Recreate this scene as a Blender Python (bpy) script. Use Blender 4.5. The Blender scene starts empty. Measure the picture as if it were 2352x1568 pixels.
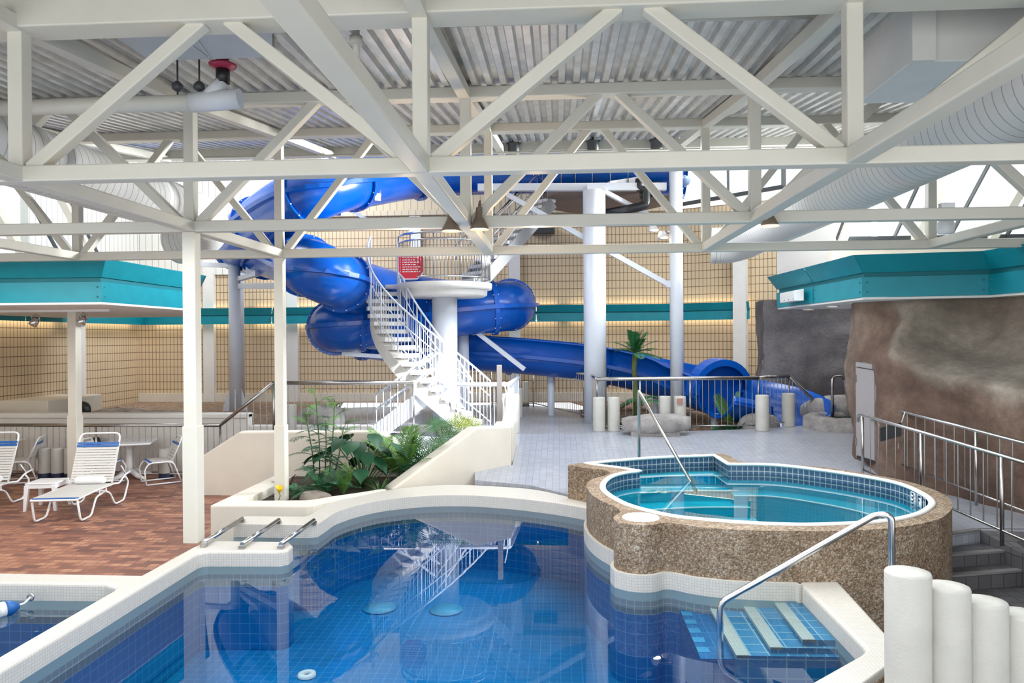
import bpy, bmesh, math, random
from mathutils import Vector as V, Matrix
from mathutils.geometry import tessellate_polygon
random.seed(11)
COL = bpy.context.scene.collection
PI = math.pi
# ------------------------------------------------------------------ camera model (2352 x 1568 frame)
FPX, YAW, PIT, ROLL, CZ = 1693.0, -0.0631, -0.0042, -0.0068, 2.7
def _rot():
    B = Matrix(((1,0,0),(0,0,-1),(0,1,0)))
    c,s = math.cos(YAW), math.sin(YAW); Ry = Matrix(((c,-s,0),(s,c,0),(0,0,1)))
    c,s = math.cos(PIT), math.sin(PIT); Rx = Matrix(((1,0,0),(0,c,s),(0,-s,c)))
    c,s = math.cos(ROLL), math.sin(ROLL); Rz = Matrix(((c,-s,0),(s,c,0),(0,0,1)))
    return Rz @ B @ Rx @ Ry
RC = _rot(); RT = RC.transposed()
def ray(px, py): return RT @ V(((px-1176)/FPX, (py-784)/FPX, 1.0))
def P(px, py, z):                       # the point of the level z seen there
    d = ray(px, py); t = (z-CZ)/d.z
    return V((d.x*t, d.y*t, z))
def PY(px, py, Y):                      # the point at distance Y seen there
    d = ray(px, py); t = Y/d.y
    return V((d.x*t, Y, CZ+d.z*t))
def XZ(px, py, Y):
    q = PY(px, py, Y); return q.x, q.z
def pl(pts, z): return [P(a, b, z) for a, b in pts]
def dz(Y): return 0.45 + min(max((Y-11.0)/3.5, 0), 1)*0.37      # tiled deck climbs gently away from the pool
def PD(px, py):
    z = .6
    for _ in range(12): z = dz(P(px, py, z).y)
    return P(px, py, z)

# ------------------------------------------------------------------ mesh builder
class MB:
    def __init__(s): s.v=[]; s.f=[]; s.uv=[]; s.sm=[]; s.mi=[]
    def add(s, vs, fs, uvs=None, smooth=False, mi=0):
        b = len(s.v); s.v += [V(p) for p in vs]
        for k, f in enumerate(fs):
            s.f.append([b+i for i in f]); s.sm.append(smooth); s.mi.append(mi)
            if uvs: s.uv.append(uvs[k])
            else:
                ps = [V(vs[i]) for i in f]
                n = V((0,0,0))
                for i in range(len(ps)): n += ps[i-1].cross(ps[i])
                a = max(range(3), key=lambda q: abs(n[q]))
                s.uv.append([(p.x,p.y) if a==2 else ((p.y,p.z) if a==0 else (p.x,p.z)) for p in ps])
        return s
    def face(s, pts, uv=None, smooth=False, mi=0): return s.add(pts, [list(range(len(pts)))], [uv] if uv else None, smooth, mi)
    def box(s, lo, hi, mi=0):
        (a,b,c),(d,e,f) = lo, hi
        return s.add([(a,b,c),(d,b,c),(d,e,c),(a,e,c),(a,b,f),(d,b,f),(d,e,f),(a,e,f)],
              [(0,3,2,1),(4,5,6,7),(0,1,5,4),(1,2,6,5),(2,3,7,6),(3,0,4,7)], mi=mi)
    def bar(s, p0, p1, w, h, up=(0,0,1), mi=0):
        p0, p1 = V(p0), V(p1); d = (p1-p0).normalized(); up = V(up)
        if abs(d.dot(up)) > .98: up = V((0,1,0))
        x = d.cross(up).normalized()*w/2; y = x.cross(d).normalized()*h/2
        vs = [p0-x-y,p0+x-y,p0+x+y,p0-x+y,p1-x-y,p1+x-y,p1+x+y,p1-x+y]
        return s.add(vs, [(0,1,2,3),(7,6,5,4),(0,4,5,1),(1,5,6,2),(2,6,7,3),(3,7,4,0)], mi=mi)
    def grid(s, rows, cu=False, cv=False, smooth=True, cap=False, mi=0, uvs=1.0):
        n, m = len(rows), len(rows[0]); b = len(s.v)
        for r in rows: s.v += [V(p) for p in r]
        L = [0.0]
        for i in range(1, n+1): L.append(L[-1]+(V(rows[i%n][0])-V(rows[i-1][0])).length)
        M = [0.0]
        for j in range(1, m+1): M.append(M[-1]+(V(rows[0][j%m])-V(rows[0][j-1])).length)
        for i in range(n if cv else n-1):
            for j in range(m if cu else m-1):
                i2, j2 = (i+1)%n, (j+1)%m
                s.f.append([b+i*m+j, b+i*m+j2, b+i2*m+j2, b+i2*m+j]); s.sm.append(smooth); s.mi.append(mi)
                s.uv.append([(M[j],L[i]),(M[j+1],L[i]),(M[j+1],L[i+1]),(M[j],L[i+1])])
        if cap:
            for i in (0, n-1):
                ids = [b+i*m+j for j in range(m)]
                s.f.append(ids); s.sm.append(False); s.mi.append(mi); s.uv.append([(s.v[k].x, s.v[k].y+s.v[k].z) for k in ids])
        return s
    def tube(s, pts, r, n=8, cap=True, closed=False, mi=0, flat=1.0):
        pts = [V(p) for p in pts]; N = len(pts); rows = []; prev = None
        for i in range(N):
            a = pts[i-1] if (i > 0 or closed) else pts[i]; c = pts[(i+1)%N] if (i < N-1 or closed) else pts[i]
            t = (c-a).normalized()
            if prev is None:
                u = V((0,0,1)) if abs(t.z) < .9 else V((0,1,0)); x = t.cross(u).normalized()
            else: x = (prev - t*prev.dot(t)).normalized()
            prev = x; y = t.cross(x); rr = r[i] if isinstance(r, (list,tuple)) else r
            rows.append([pts[i]+x*math.cos(2*PI*k/n)*rr+y*math.sin(2*PI*k/n)*rr*flat for k in range(n)])
        return s.grid(rows, cu=True, cv=closed, cap=cap and not closed, mi=mi)
    def prism(s, poly, z0, z1, top=True, bot=True, mi=0, side=None, smooth=False, closed=True):
        """poly: xy points; z0/z1 numbers or per-vertex lists"""
        n = len(poly); Z0 = z0 if isinstance(z0,(list,tuple)) else [z0]*n; Z1 = z1 if isinstance(z1,(list,tuple)) else [z1]*n
        lo = [V((p[0],p[1],Z0[i])) for i,p in enumerate(poly)]; hi = [V((p[0],p[1],Z1[i])) for i,p in enumerate(poly)]
        L = [0.0]
        for i in range(1, n+1): L.append(L[-1]+math.hypot(poly[i%n][0]-poly[i-1][0], poly[i%n][1]-poly[i-1][1]))
        fs, us = [], []
        for i in range(n if closed else n-1):
            j = (i+1)%n; fs.append((i,j,n+j,n+i)); us.append([(L[i],Z0[i]),(L[i+1],Z0[j]),(L[i+1],Z1[j]),(L[i],Z1[i])])
        b = len(s.v); s.add(lo+hi, fs, us, smooth=smooth, mi=mi if side is None else side)
        if top or bot:
            tr = tessellate_polygon([[V((p[0],p[1],0)) for p in poly]])
            for t in tr:
                for on, off in ((top, n),(bot, 0)):
                    if on:
                        ids = [b+off+k for k in t]; s.f.append(ids); s.sm.append(False); s.mi.append(mi); s.uv.append([(s.v[k].x,s.v[k].y) for k in ids])
        return s
    def ring(s, outer, inner, z, mi=0):          # flat ring between two outlines
        a = [V((p[0],p[1],0)) for p in outer]; c = [V((p[0],p[1],0)) for p in inner]
        allp = a+c; fs = [list(t) for t in tessellate_polygon([a, c])]
        return s.add([(p.x,p.y,z) for p in allp], fs, mi=mi)
    def lathe(s, prof, c=(0,0,0), n=16, smooth=True, mi=0, jit=0, cap=True):
        c = V(c); rows = []
        for r, z in prof:
            rows.append([c+V((max(r,1e-4)*(1+random.uniform(-jit,jit))*math.cos(2*PI*k/n), max(r,1e-4)*(1+random.uniform(-jit,jit))*math.sin(2*PI*k/n), z)) for k in range(n)])
        return s.grid(rows, cu=True, cap=cap, smooth=smooth, mi=mi)

def fillet(pts, r, n=5):
    pts = [V(p) for p in pts]; out = [pts[0]]
    for i in range(1, len(pts)-1):
        a, b, c = pts[i-1], pts[i], pts[i+1]
        d = min(r, (a-b).length*.48, (c-b).length*.48); p = b+(a-b).normalized()*d; q = b+(c-b).normalized()*d
        for k in range(n+1):
            t = k/n; out.append(p*(1-t)**2+b*2*t*(1-t)+q*t*t)
    return out+[pts[-1]]
def spline(pts, n=6):
    pts = [V(p) for p in pts]; out = []
    for i in range(len(pts)-1):
        p0 = pts[max(i-1,0)]; p1 = pts[i]; p2 = pts[i+1]; p3 = pts[min(i+2,len(pts)-1)]
        for k in range(n):
            t = k/n
            out.append(.5*((2*p1)+(p2-p0)*t+(2*p0-5*p1+4*p2-p3)*t*t+(3*p1-p0-3*p2+p3)*t**3))
    return out+[pts[-1]]
def refine(poly, n=4, closed=True, lim=42):
    """round an outline between its points, keeping true corners sharp"""
    P_ = [V((p[0],p[1])) for p in poly]; m = len(P_); out = []; idx = []
    def corner(i):
        if not closed and i in (0, m-1): return True
        a, b = P_[i]-P_[i-1], P_[(i+1)%m]-P_[i]
        return a.length < 1e-6 or b.length < 1e-6 or math.degrees(a.angle(b)) > lim
    for i in range(m if closed else m-1):
        j = (i+1)%m; a, b = P_[i], P_[j]; idx.append(len(out)); L_ = (b-a).length
        ta = V((0,0)) if False else ((b-a) if corner(i) else (P_[j]-P_[i-1]).normalized()*L_)
        tb = (b-a) if corner(j) else (P_[(j+1)%m]-P_[i]).normalized()*L_
        for k in range(n):
            t = k/n; q = a*(2*t**3-3*t*t+1)+ta*(t**3-2*t*t+t)+b*(-2*t**3+3*t*t)+tb*(t**3-t*t); out.append((q.x,q.y))
    if not closed: idx.append(len(out)); out.append((P_[-1].x,P_[-1].y))
    return out, idx
def offset(poly, d):
    """offset a closed xy outline along its left normals"""
    n = len(poly); out = []
    for i in range(n):
        a, b, c = V(poly[i-1][:2]), V(poly[i][:2]), V(poly[(i+1)%n][:2])
        e1 = (b-a); e2 = (c-b)
        if e1.length < 1e-6 or e2.length < 1e-6: out.append((b.x,b.y)); continue
        e1.normalize(); e2.normalize(); n1 = V((-e1.y,e1.x)); n2 = V((-e2.y,e2.x)); m = n1+n2
        if m.length < 1e-4: m = n1.copy()
        m = m/max(m.dot(n1), .35); out.append((b.x+m.x*d, b.y+m.y*d))
    return out
def clipY(poly, y, keep_above):
    out = []; n = len(poly)
    for i in range(n):
        a, b = poly[i], poly[(i+1)%n]; ia = (a[1] >= y) == keep_above; ib = (b[1] >= y) == keep_above
        if ia: out.append(a)
        if ia != ib:
            t = (y-a[1])/(b[1]-a[1]); out.append((a[0]+(b[0]-a[0])*t, y))
    return out

# ------------------------------------------------------------------ objects
def _base(o):
    p = V((0,0,0))
    while o: p += o.location; o = o.parent
    return p
def props(o, label=None, cat=None, group=None, kind=None):
    if label: o['label'] = label
    if cat: o['category'] = cat
    if group: o['group'] = group
    if kind: o['kind'] = kind
    return o
def T(name, label, cat, loc=(0,0,0), group=None):
    o = bpy.data.objects.new(name, None); COL.objects.link(o); o.location = loc; o.empty_display_size = .2
    return props(o, label, cat, group)
def O(name, mb, mat, parent=None, bev=0, label=None, cat=None, group=None, kind=None, nrm=True, bseg=2, loc=None):
    me = bpy.data.meshes.new(name)
    if parent is not None: off = _base(parent)
    elif loc is not None: off = V(loc)
    elif kind == 'structure': off = V((0,0,0))
    else:
        xs = [p.x for p in mb.v]; ys = [p.y for p in mb.v]; zs = [p.z for p in mb.v]
        off = V(((min(xs)+max(xs))/2, (min(ys)+max(ys))/2, min(zs)))
    me.from_pydata([tuple(p-off) for p in mb.v], [], mb.f)
    ul = me.uv_layers.new(name='UVMap'); flat = [c for f in mb.uv for c in f]
    if len(flat) == len(ul.data): ul.data.foreach_set('uv', [x for c in flat for x in c])
    me.polygons.foreach_set('use_smooth', mb.sm); me.polygons.foreach_set('material_index', mb.mi)
    for m in (mat if isinstance(mat, (list,tuple)) else [mat]): me.materials.append(m)
    if nrm or bev:
        bm = bmesh.new(); bm.from_mesh(me)
        if bev: bmesh.ops.remove_doubles(bm, verts=bm.verts, dist=1e-4)
        bmesh.ops.recalc_face_normals(bm, faces=bm.faces); bm.to_mesh(me); bm.free()
    me.update()
    o = bpy.data.objects.new(name, me); COL.objects.link(o)
    if parent is not None: o.parent = parent
    else: o.location = off
    if bev:
        b = o.modifiers.new('bevel', 'BEVEL'); b.width = bev; b.segments = bseg; b.limit_method = 'ANGLE'; b.angle_limit = math.radians(40)
    return props(o, label, cat, group, kind)
def dup(o, loc=None, rz=None, label=None):
    c = o.copy(); COL.objects.link(c)
    if loc is not None: c.location = loc
    if rz is not None: c.rotation_euler = (0,0,rz)
    if label: c['label'] = label
    for ch in list(o.children):
        d = dup(ch); d.parent = c
    return c

# ------------------------------------------------------------------ materials
def _nt(name):
    m = bpy.data.materials.new(name); m.use_nodes = True; nt = m.node_tree; b = nt.nodes['Principled BSDF']; return m, nt, b
def N(nt, t, **kw):
    n = nt.nodes.new('ShaderNode'+t)
    for k, v in kw.items(): setattr(n, k, v)
    return n
def L(nt, a, b): nt.links.new(a, b)
def ramp(nt, fac, stops):
    r = N(nt,'ValToRGB'); cr = r.color_ramp
    while len(cr.elements) < len(stops): cr.elements.new(.5)
    for e, (p, c) in zip(cr.elements, stops): e.position = p; e.color = (*c, 1)
    L(nt, fac, r.inputs[0]); return r.outputs[0]
def mixc(nt, fac, a, b, mode='MIX'):
    m = N(nt,'Mix', data_type='RGBA', blend_type=mode)
    for i, x in ((0,fac),(6,a),(7,b)):
        if isinstance(x, (int,float)): m.inputs[i].default_value = x
        elif isinstance(x, tuple): m.inputs[i].default_value = (*x[:3],1)
        else: L(nt, x, m.inputs[i])
    return m.outputs[2]
def noise(nt, scale, detail=3, vec=None, rough=.55):
    n = N(nt,'TexNoise'); n.inputs['Scale'].default_value = scale; n.inputs['Detail'].default_value = detail; n.inputs['Roughness'].default_value = rough
    if vec: L(nt, vec, n.inputs['Vector'])
    return n.outputs[0]
def geo(nt): return N(nt,'NewGeometry').outputs['Position']
def bump(nt, b, h, strength=.3, dist=.02):
    n = N(nt,'Bump'); n.inputs['Strength'].default_value = strength; n.inputs['Distance'].default_value = dist
    L(nt, h, n.inputs['Height']); L(nt, n.outputs[0], b.inputs['Normal'])
def paint(name, c, rough=.45, metal=0, var=.06, scale=3, spec=.5, bmp=0):
    m, nt, b = _nt(name); b.inputs['Roughness'].default_value = rough; b.inputs['Metallic'].default_value = metal
    b.inputs['Specular IOR Level'].default_value = spec
    if var:
        f = noise(nt, scale, 4, geo(nt))
        c2 = tuple(x*(1-var*2) for x in c); c3 = tuple(min(1,x*(1+var)) for x in c)
        L(nt, ramp(nt, f, [(.3,c2),(.7,c3)]), b.inputs['Base Color'])
        if bmp: bump(nt, b, noise(nt, 60, 3, geo(nt)), bmp, .01)
    else: b.inputs['Base Color'].default_value = (*c,1)
    return m
def brickn(nt, tw, th, mo, off=0.0, vec=None, sm=.1):
    t = N(nt,'TexBrick'); t.offset = off; t.squash = 1
    t.inputs['Scale'].default_value = 1; t.inputs['Brick Width'].default_value = tw; t.inputs['Row Height'].default_value = th
    t.inputs['Mortar Size'].default_value = mo; t.inputs['Mortar Smooth'].default_value = sm; t.inputs['Bias'].default_value = 0
    t.inputs['Color1'].default_value = (0,0,0,1); t.inputs['Color2'].default_value = (1,1,1,1); t.inputs['Mortar'].default_value = (.5,.5,.5,1)
    L(nt, vec if vec else N(nt,'UVMap').outputs[0], t.inputs['Vector']); return t
def tile(name, c1, c2, grout, tw, th, mo, off=0.0, rough=.3, bmp=.2, var=.1, vscale=1.5):
    m, nt, b = _nt(name); t = brickn(nt, tw, th, mo, off)
    c = mixc(nt, t.outputs[0], c1, c2)
    c = mixc(nt, t.outputs[1], c, grout)
    v = ramp(nt, noise(nt, vscale, 4, geo(nt)), [(.3,(1-var,)*3),(.7,(1,1,1))])
    L(nt, mixc(nt, 1.0, c, v, 'MULTIPLY'), b.inputs['Base Color']); b.inputs['Roughness'].default_value = rough
    if bmp:
        inv = N(nt,'Math', operation='SUBTRACT'); inv.inputs[0].default_value = 1; L(nt, t.outputs[1], inv.inputs[1]); bump(nt, b, inv.outputs[0], bmp, .004)
    return m
M = {}
M['cream'] = paint('cream_steel_paint', (.72,.69,.60), .42, var=.02)
M['white'] = paint('white_steel_paint', (.68,.72,.80), .35, var=.02)
M['wallcream'] = paint('cream_render', (.74,.69,.60), .75, var=.03, scale=2, bmp=.15)
M['plaster'] = paint('white_plaster', (.80,.79,.76), .8, var=.02)
M['steel'] = paint('brushed_steel', (.46,.445,.43), .27, metal=1, var=.04, scale=20)
M['steel_bright'] = paint('polished_steel', (.60,.60,.61), .18, metal=1, var=.03, scale=20)
M['galv'] = paint('galvanised_deck', (.74,.74,.72), .34, metal=.55, var=.10, scale=5)
M['duct'] = None
M['teal'] = paint('teal_board', (.0,.25,.32), .45, var=.05, scale=4)
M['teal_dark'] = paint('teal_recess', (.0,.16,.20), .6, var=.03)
M['blue'] = paint('blue_fibreglass', (.0,.088,.47), .22, var=.08, scale=1.2)
M['navy'] = paint('navy_band', (.012,.018,.06), .6, var=.05)
M['bluestrap'] = paint('blue_vinyl_strap', (.01,.12,.42), .4, var=.05)
M['whitestrap'] = paint('white_vinyl_strap', (.64,.63,.60), .4, var=.02)
M['plastic'] = paint('white_plastic', (.82,.83,.84), .35, var=.01)
M['black'] = paint('black_plastic', (.012,.013,.015), .35, var=0)
M['darkmetal'] = paint('dark_metal', (.05,.055,.06), .45, var=.05)
M['lampgrey'] = paint('lamp_grey', (.22,.165,.12), .4, var=.05)
M['red'] = paint('red_sign', (.62,.02,.05), .5, var=.02)
M['redmetal'] = paint('red_valve', (.35,.02,.06), .4, var=.05)
M['insul'] = paint('white_pipe_wrap', (.70,.72,.74), .7, var=.03, bmp=.3)
M['sheet'] = paint('grey_sheet_metal', (.52,.54,.55), .5, var=.03); M['concrete'] = paint('pale_concrete', (.72,.70,.67), .8, var=.05, bmp=.2)
M['log'] = paint('white_painted_post', (.56,.55,.51), .6, var=.03, scale=6, bmp=.35)
M['towel'] = paint('white_towel', (.85,.85,.86), .95, var=.02, bmp=.4)
M['greydoor'] = paint('grey_door_paint', (.30,.28,.28), .5, var=.03)
M['plaque'] = paint('pink_plaque', (.40,.20,.18), .5, var=.1, scale=40)
M['soil'] = paint('planter_soil', (.05,.035,.022), .95, var=.3, scale=30, bmp=.5)
M['trunk'] = paint('palm_trunk', (.10,.13,.035), .7, var=.2, scale=20, bmp=.4)
M['stemgreen'] = paint('green_stem', (.06,.12,.03), .6, var=.1)
for nm, c in dict(leaf_areca=(.11,.26,.04), leaf_dark=(.015,.085,.035), leaf_big=(.012,.075,.03), leaf_fan=(.055,.17,.045), leaf_lime=(.26,.33,.03), leaf_fern=(.035,.16,.06), leaf_palm=(.02,.13,.04), leaf_red=(.09,.03,.025)).items():
    M[nm] = paint(nm, c, .42, var=.25, scale=4)
M['yellow'] = paint('yellow_petal', (.85,.55,.0), .5, var=.03)
M['orange'] = paint('orange_petal', (.85,.22,.02), .5, var=.03)
M['stone'] = paint('pale_stone', (.42,.36,.31), .85, var=.2, scale=5, bmp=.5)
def build_mats():
    # spiral duct: seams every ~11 cm along v
    m, nt, b = _nt('spiral_duct'); sp = N(nt,'SeparateXYZ'); L(nt, N(nt,'UVMap').outputs[0], sp.inputs[0])
    ad = N(nt,'Math', operation='MULTIPLY_ADD'); L(nt, sp.outputs[0], ad.inputs[0]); ad.inputs[1].default_value = .055; L(nt, sp.outputs[1], ad.inputs[2])
    md = N(nt,'Math', operation='MODULO'); L(nt, ad.outputs[0], md.inputs[0]); md.inputs[1].default_value = .125
    gt = N(nt,'Math', operation='LESS_THAN'); L(nt, md.outputs[0], gt.inputs[0]); gt.inputs[1].default_value = .012
    L(nt, mixc(nt, gt.outputs[0], (.70,.69,.66), (.36,.35,.33)), b.inputs['Base Color']); b.inputs['Roughness'].default_value = .4
    bump(nt, b, gt.outputs[0], .5, .01); M['duct'] = m
    # brick pavers
    m, nt, b = _nt('brick_pavers'); t = brickn(nt, .235, .115, .006, .5); wn = N(nt,'TexWhiteNoise', noise_dimensions='2D')
    # one random value per paver from the brick lattice
    sp = N(nt,'SeparateXYZ'); L(nt, N(nt,'UVMap').outputs[0], sp.inputs[0])
    ry = N(nt,'Math', operation='DIVIDE'); L(nt, sp.outputs[1], ry.inputs[0]); ry.inputs[1].default_value = .115
    fy = N(nt,'Math', operation='FLOOR'); L(nt, ry.outputs[0], fy.inputs[0])
    md = N(nt,'Math', operation='MODULO'); L(nt, fy.outputs[0], md.inputs[0]); md.inputs[1].default_value = 2
    ab = N(nt,'Math', operation='ABSOLUTE'); L(nt, md.outputs[0], ab.inputs[0])
    ml = N(nt,'Math', operation='MULTIPLY_ADD'); L(nt, ab.outputs[0], ml.inputs[0]); ml.inputs[1].default_value = -.1175; L(nt, sp.outputs[0], ml.inputs[2])
    rx = N(nt,'Math', operation='DIVIDE'); L(nt, ml.outputs[0], rx.inputs[0]); rx.inputs[1].default_value = .235
    fx = N(nt,'Math', operation='FLOOR'); L(nt, rx.outputs[0], fx.inputs[0])
    cb = N(nt,'CombineXYZ'); L(nt, fx.outputs[0], cb.inputs[0]); L(nt, fy.outputs[0], cb.inputs[1]); L(nt, cb.outputs[0], wn.inputs['Vector'])
    big = noise(nt, 1.1, 2, geo(nt))
    av = N(nt,'Math', operation='MULTIPLY_ADD'); L(nt, wn.outputs['Value'], av.inputs[0]); av.inputs[1].default_value = .75
    bs = N(nt,'Math', operation='MULTIPLY'); L(nt, big, bs.inputs[0]); bs.inputs[1].default_value = .35; L(nt, bs.outputs[0], av.inputs[2])
    c = ramp(nt, av.outputs[0], [(.12,(.125,.055,.045)),(.4,(.23,.095,.065)),(.7,(.33,.145,.09)),(.95,(.44,.22,.135))])
    L(nt, mixc(nt, t.outputs[1], c, (.13,.075,.055)), b.inputs['Base Color']); b.inputs['Roughness'].default_value = .5; M['brick'] = m
    # ribbed block wall
    m, nt, b = _nt('ribbed_block_wall'); t = brickn(nt, 40, .215, .009, 0); t2 = brickn(nt, .1075, 40, .014, 0, sm=.6)
    c = mixc(nt, t2.outputs[1], (.70,.56,.38), (.33,.22,.12)); c = mixc(nt, t.outputs[1], c, (.20,.13,.08))
    v = ramp(nt, noise(nt, .8, 3, geo(nt)), [(.3,(.9,.9,.9)),(.7,(1,1,1))]); L(nt, mixc(nt, 1.0, c, v, 'MULTIPLY'), b.inputs['Base Color'])
    b.inputs['Roughness'].default_value = .8; M['block'] = m
    # ribbed siding
    for key, a, d, w in (('siding',(.58,.50,.37),(.31,.25,.17),.20),('siding_white',(.80,.80,.76),(.42,.41,.38),.19)):
        m, nt, b = _nt(key); t2 = brickn(nt, w, 40, .012, 0, sm=.5); L(nt, mixc(nt, t2.outputs[1], a, d), b.inputs['Base Color']); b.inputs['Roughness'].default_value = .6; M[key] = m
    M['mosaic'] = tile('white_mosaic', (.64,.61,.55), (.69,.66,.60), (.52,.50,.46), .028, .028, .0022, rough=.35, bmp=.15, var=.04)
    M['greytile'] = tile('grey_quarry_tile', (.39,.41,.46), (.45,.47,.53), (.29,.30,.345), .105, .105, .004, rough=.28, bmp=.3, var=.12)
    M['darktile'] = tile('dark_grey_tile', (.115,.112,.118), (.145,.142,.148), (.065,.065,.068), .155, .155, .006, rough=.4, bmp=.3, var=.12)
    M['nosing'] = paint('step_nosing', (.24,.235,.23), .5)
    M['spatile'] = tile('navy_spa_tile', (.035,.085,.16), (.05,.11,.2), (.42,.45,.44), .075, .075, .005, rough=.2, bmp=.2, var=.1)
    M['spablue'] = tile('teal_spa_tile', (.0,.42,.56), (.0,.45,.60), (.07,.5,.62), .05, .05, .003, rough=.3, bmp=0, var=.1)
    M['pooltile'] = tile('blue_pool_tile', (.0,.19,.50), (.0,.21,.55), (.07,.34,.64), .107, .107, .0035, rough=.3, bmp=0, var=.35, vscale=.6)
    M['steptile'] = tile('blue_step_tile', (.03,.26,.50), (.04,.29,.54), (.40,.58,.64), .15, .15, .006, rough=.3, bmp=0, var=.2)
    # pool wall: white mosaic above the water line, smooth band, grey tile band, blue tile below
    m, nt, b = _nt('pool_wall_tiles'); sp = N(nt,'SeparateXYZ'); L(nt, geo(nt), sp.inputs[0])
    def above(z):
        g = N(nt,'Math', operation='GREATER_THAN'); L(nt, sp.outputs[2], g.inputs[0]); g.inputs[1].default_value = z; return g.outputs[0]
    mo = brickn(nt, .028, .028, .0022); cw = mixc(nt, mo.outputs[1], mixc(nt, mo.outputs[0], (.64,.61,.55), (.69,.66,.60)), (.52,.50,.46))
    g1 = brickn(nt, .0775, .0775, .003); cg = mixc(nt, g1.outputs[1], (.20,.26,.31), (.50,.53,.54))
    bl = brickn(nt, .107, .107, .0035); cb_ = mixc(nt, bl.outputs[1], (.0,.18,.48), (.09,.36,.64))
    c = mixc(nt, above(.075), cb_, cg); c = mixc(nt, above(.205), c, (.44,.54,.54)); c = mixc(nt, above(.288), c, cw)
    L(nt, c, b.inputs['Base Color']); b.inputs['Roughness'].default_value = .35; M['poolwall'] = m
    # exposed aggregate
    m, nt, b = _nt('exposed_aggregate'); vo = N(nt,'TexVoronoi'); vo.inputs['Scale'].default_value = 62; L(nt, geo(nt), vo.inputs['Vector'])
    v2 = N(nt,'TexVoronoi'); v2.inputs['Scale'].default_value = 34; L(nt, geo(nt), v2.inputs['Vector'])
    sc = N(nt,'SeparateColor'); L(nt, vo.outputs['Color'], sc.inputs[0]); s2 = N(nt,'SeparateColor'); L(nt, v2.outputs['Color'], s2.inputs[0])
    peb = ramp(nt, sc.outputs[0], [(.0,(.07,.055,.045)),(.3,(.20,.135,.085)),(.55,(.34,.25,.165)),(.8,(.44,.36,.27)),(1,(.60,.55,.47))])
    pb2 = ramp(nt, s2.outputs[1], [(.0,(.30,.21,.135)),(.5,(.38,.285,.19)),(.9,(.55,.47,.36)),(1,(.62,.57,.5))])
    c = mixc(nt, .45, peb, pb2); dk = ramp(nt, vo.outputs['Distance'], [(.35,(1,1,1)),(.75,(.55,.48,.42))]); c = mixc(nt, .8, c, dk, 'MULTIPLY')
    st = ramp(nt, noise(nt, 2.2, 4, geo(nt)), [(.35,(.72,.66,.6)),(.65,(1,1,1))]); L(nt, mixc(nt, 1.0, c, st, 'MULTIPLY'), b.inputs['Base Color'])
    b.inputs['Roughness'].default_value = .75; bump(nt, b, vo.outputs['Distance'], .5, -.012); M['aggregate'] = m
    # sculpted rock
    for key, st_, sc_ in (('rock',[(.28,(.065,.037,.027)),(.45,(.10,.06,.043)),(.58,(.14,.088,.063)),(.75,(.22,.155,.115))],.9),
                     ('rock_grey',[(.3,(.11,.105,.115)),(.5,(.165,.155,.165)),(.7,(.23,.21,.205))],1.6),
                     ('rock_pale',[(.3,(.22,.205,.2)),(.5,(.34,.32,.31)),(.7,(.46,.44,.43))],3.0)):
        m, nt, b = _nt(key); p = geo(nt); f1 = noise(nt, sc_, 6, p, .6); f2 = noise(nt, sc_*9, 6, p, .65)
        a = N(nt,'Math', operation='MULTIPLY_ADD'); L(nt, f2, a.inputs[0]); a.inputs[1].default_value = .35; L(nt, f1, a.inputs[2])
        s_ = N(nt,'Math', operation='SUBTRACT'); L(nt, a.outputs[0], s_.inputs[0]); s_.inputs[1].default_value = .17
        c = ramp(nt, s_.outputs[0], st_)
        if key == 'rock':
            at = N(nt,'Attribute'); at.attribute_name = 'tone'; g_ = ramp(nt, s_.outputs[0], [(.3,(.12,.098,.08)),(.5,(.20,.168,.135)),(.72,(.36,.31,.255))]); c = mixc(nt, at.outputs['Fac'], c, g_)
        L(nt, c, b.inputs['Base Color']); b.inputs['Roughness'].default_value = .85; bump(nt, b, f2, .55, .05); M[key] = m
    # gravel
    m, nt, b = _nt('pea_gravel'); vo = N(nt,'TexVoronoi'); vo.inputs['Scale'].default_value = 22; L(nt, geo(nt), vo.inputs['Vector']); sc = N(nt,'SeparateColor'); L(nt, vo.outputs['Color'], sc.inputs[0])
    L(nt, ramp(nt, sc.outputs[0], [(0,(.14,.085,.055)),(.5,(.28,.19,.13)),(1,(.42,.32,.24))]), b.inputs['Base Color']); b.inputs['Roughness'].default_value = .9; M['gravel'] = m
    # water
    def water(name, tint, wave=.012):
        m = bpy.data.materials.new(name); m.use_nodes = True; nt = m.node_tree; nt.nodes.clear()
        out = N(nt,'OutputMaterial'); tr = N(nt,'BsdfTransparent'); tr.inputs[0].default_value = (*tint,1)
        gl = N(nt,'BsdfGlossy'); gl.inputs['Roughness'].default_value = 0.0; gl.inputs[0].default_value = (.95,.97,1,1)
        fr = N(nt,'Fresnel'); fr.inputs[0].default_value = 1.33; bp = N(nt,'Bump'); bp.inputs['Strength'].default_value = .035; bp.inputs['Distance'].default_value = wave
        L(nt, noise(nt, 1.6, 2, geo(nt)), bp.inputs['Height']); L(nt, bp.outputs[0], gl.inputs['Normal']); L(nt, bp.outputs[0], fr.inputs['Normal'])
        mx = N(nt,'MixShader'); L(nt, fr.outputs[0], mx.inputs[0]); L(nt, tr.outputs[0], mx.inputs[1]); L(nt, gl.outputs[0], mx.inputs[2]); L(nt, mx.outputs[0], out.inputs[0]); return m
    M['water'] = water('pool_water', (.82,.96,1.0)); M['spawater'] = water('spa_water', (.80,.97,1.0), .006)
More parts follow.
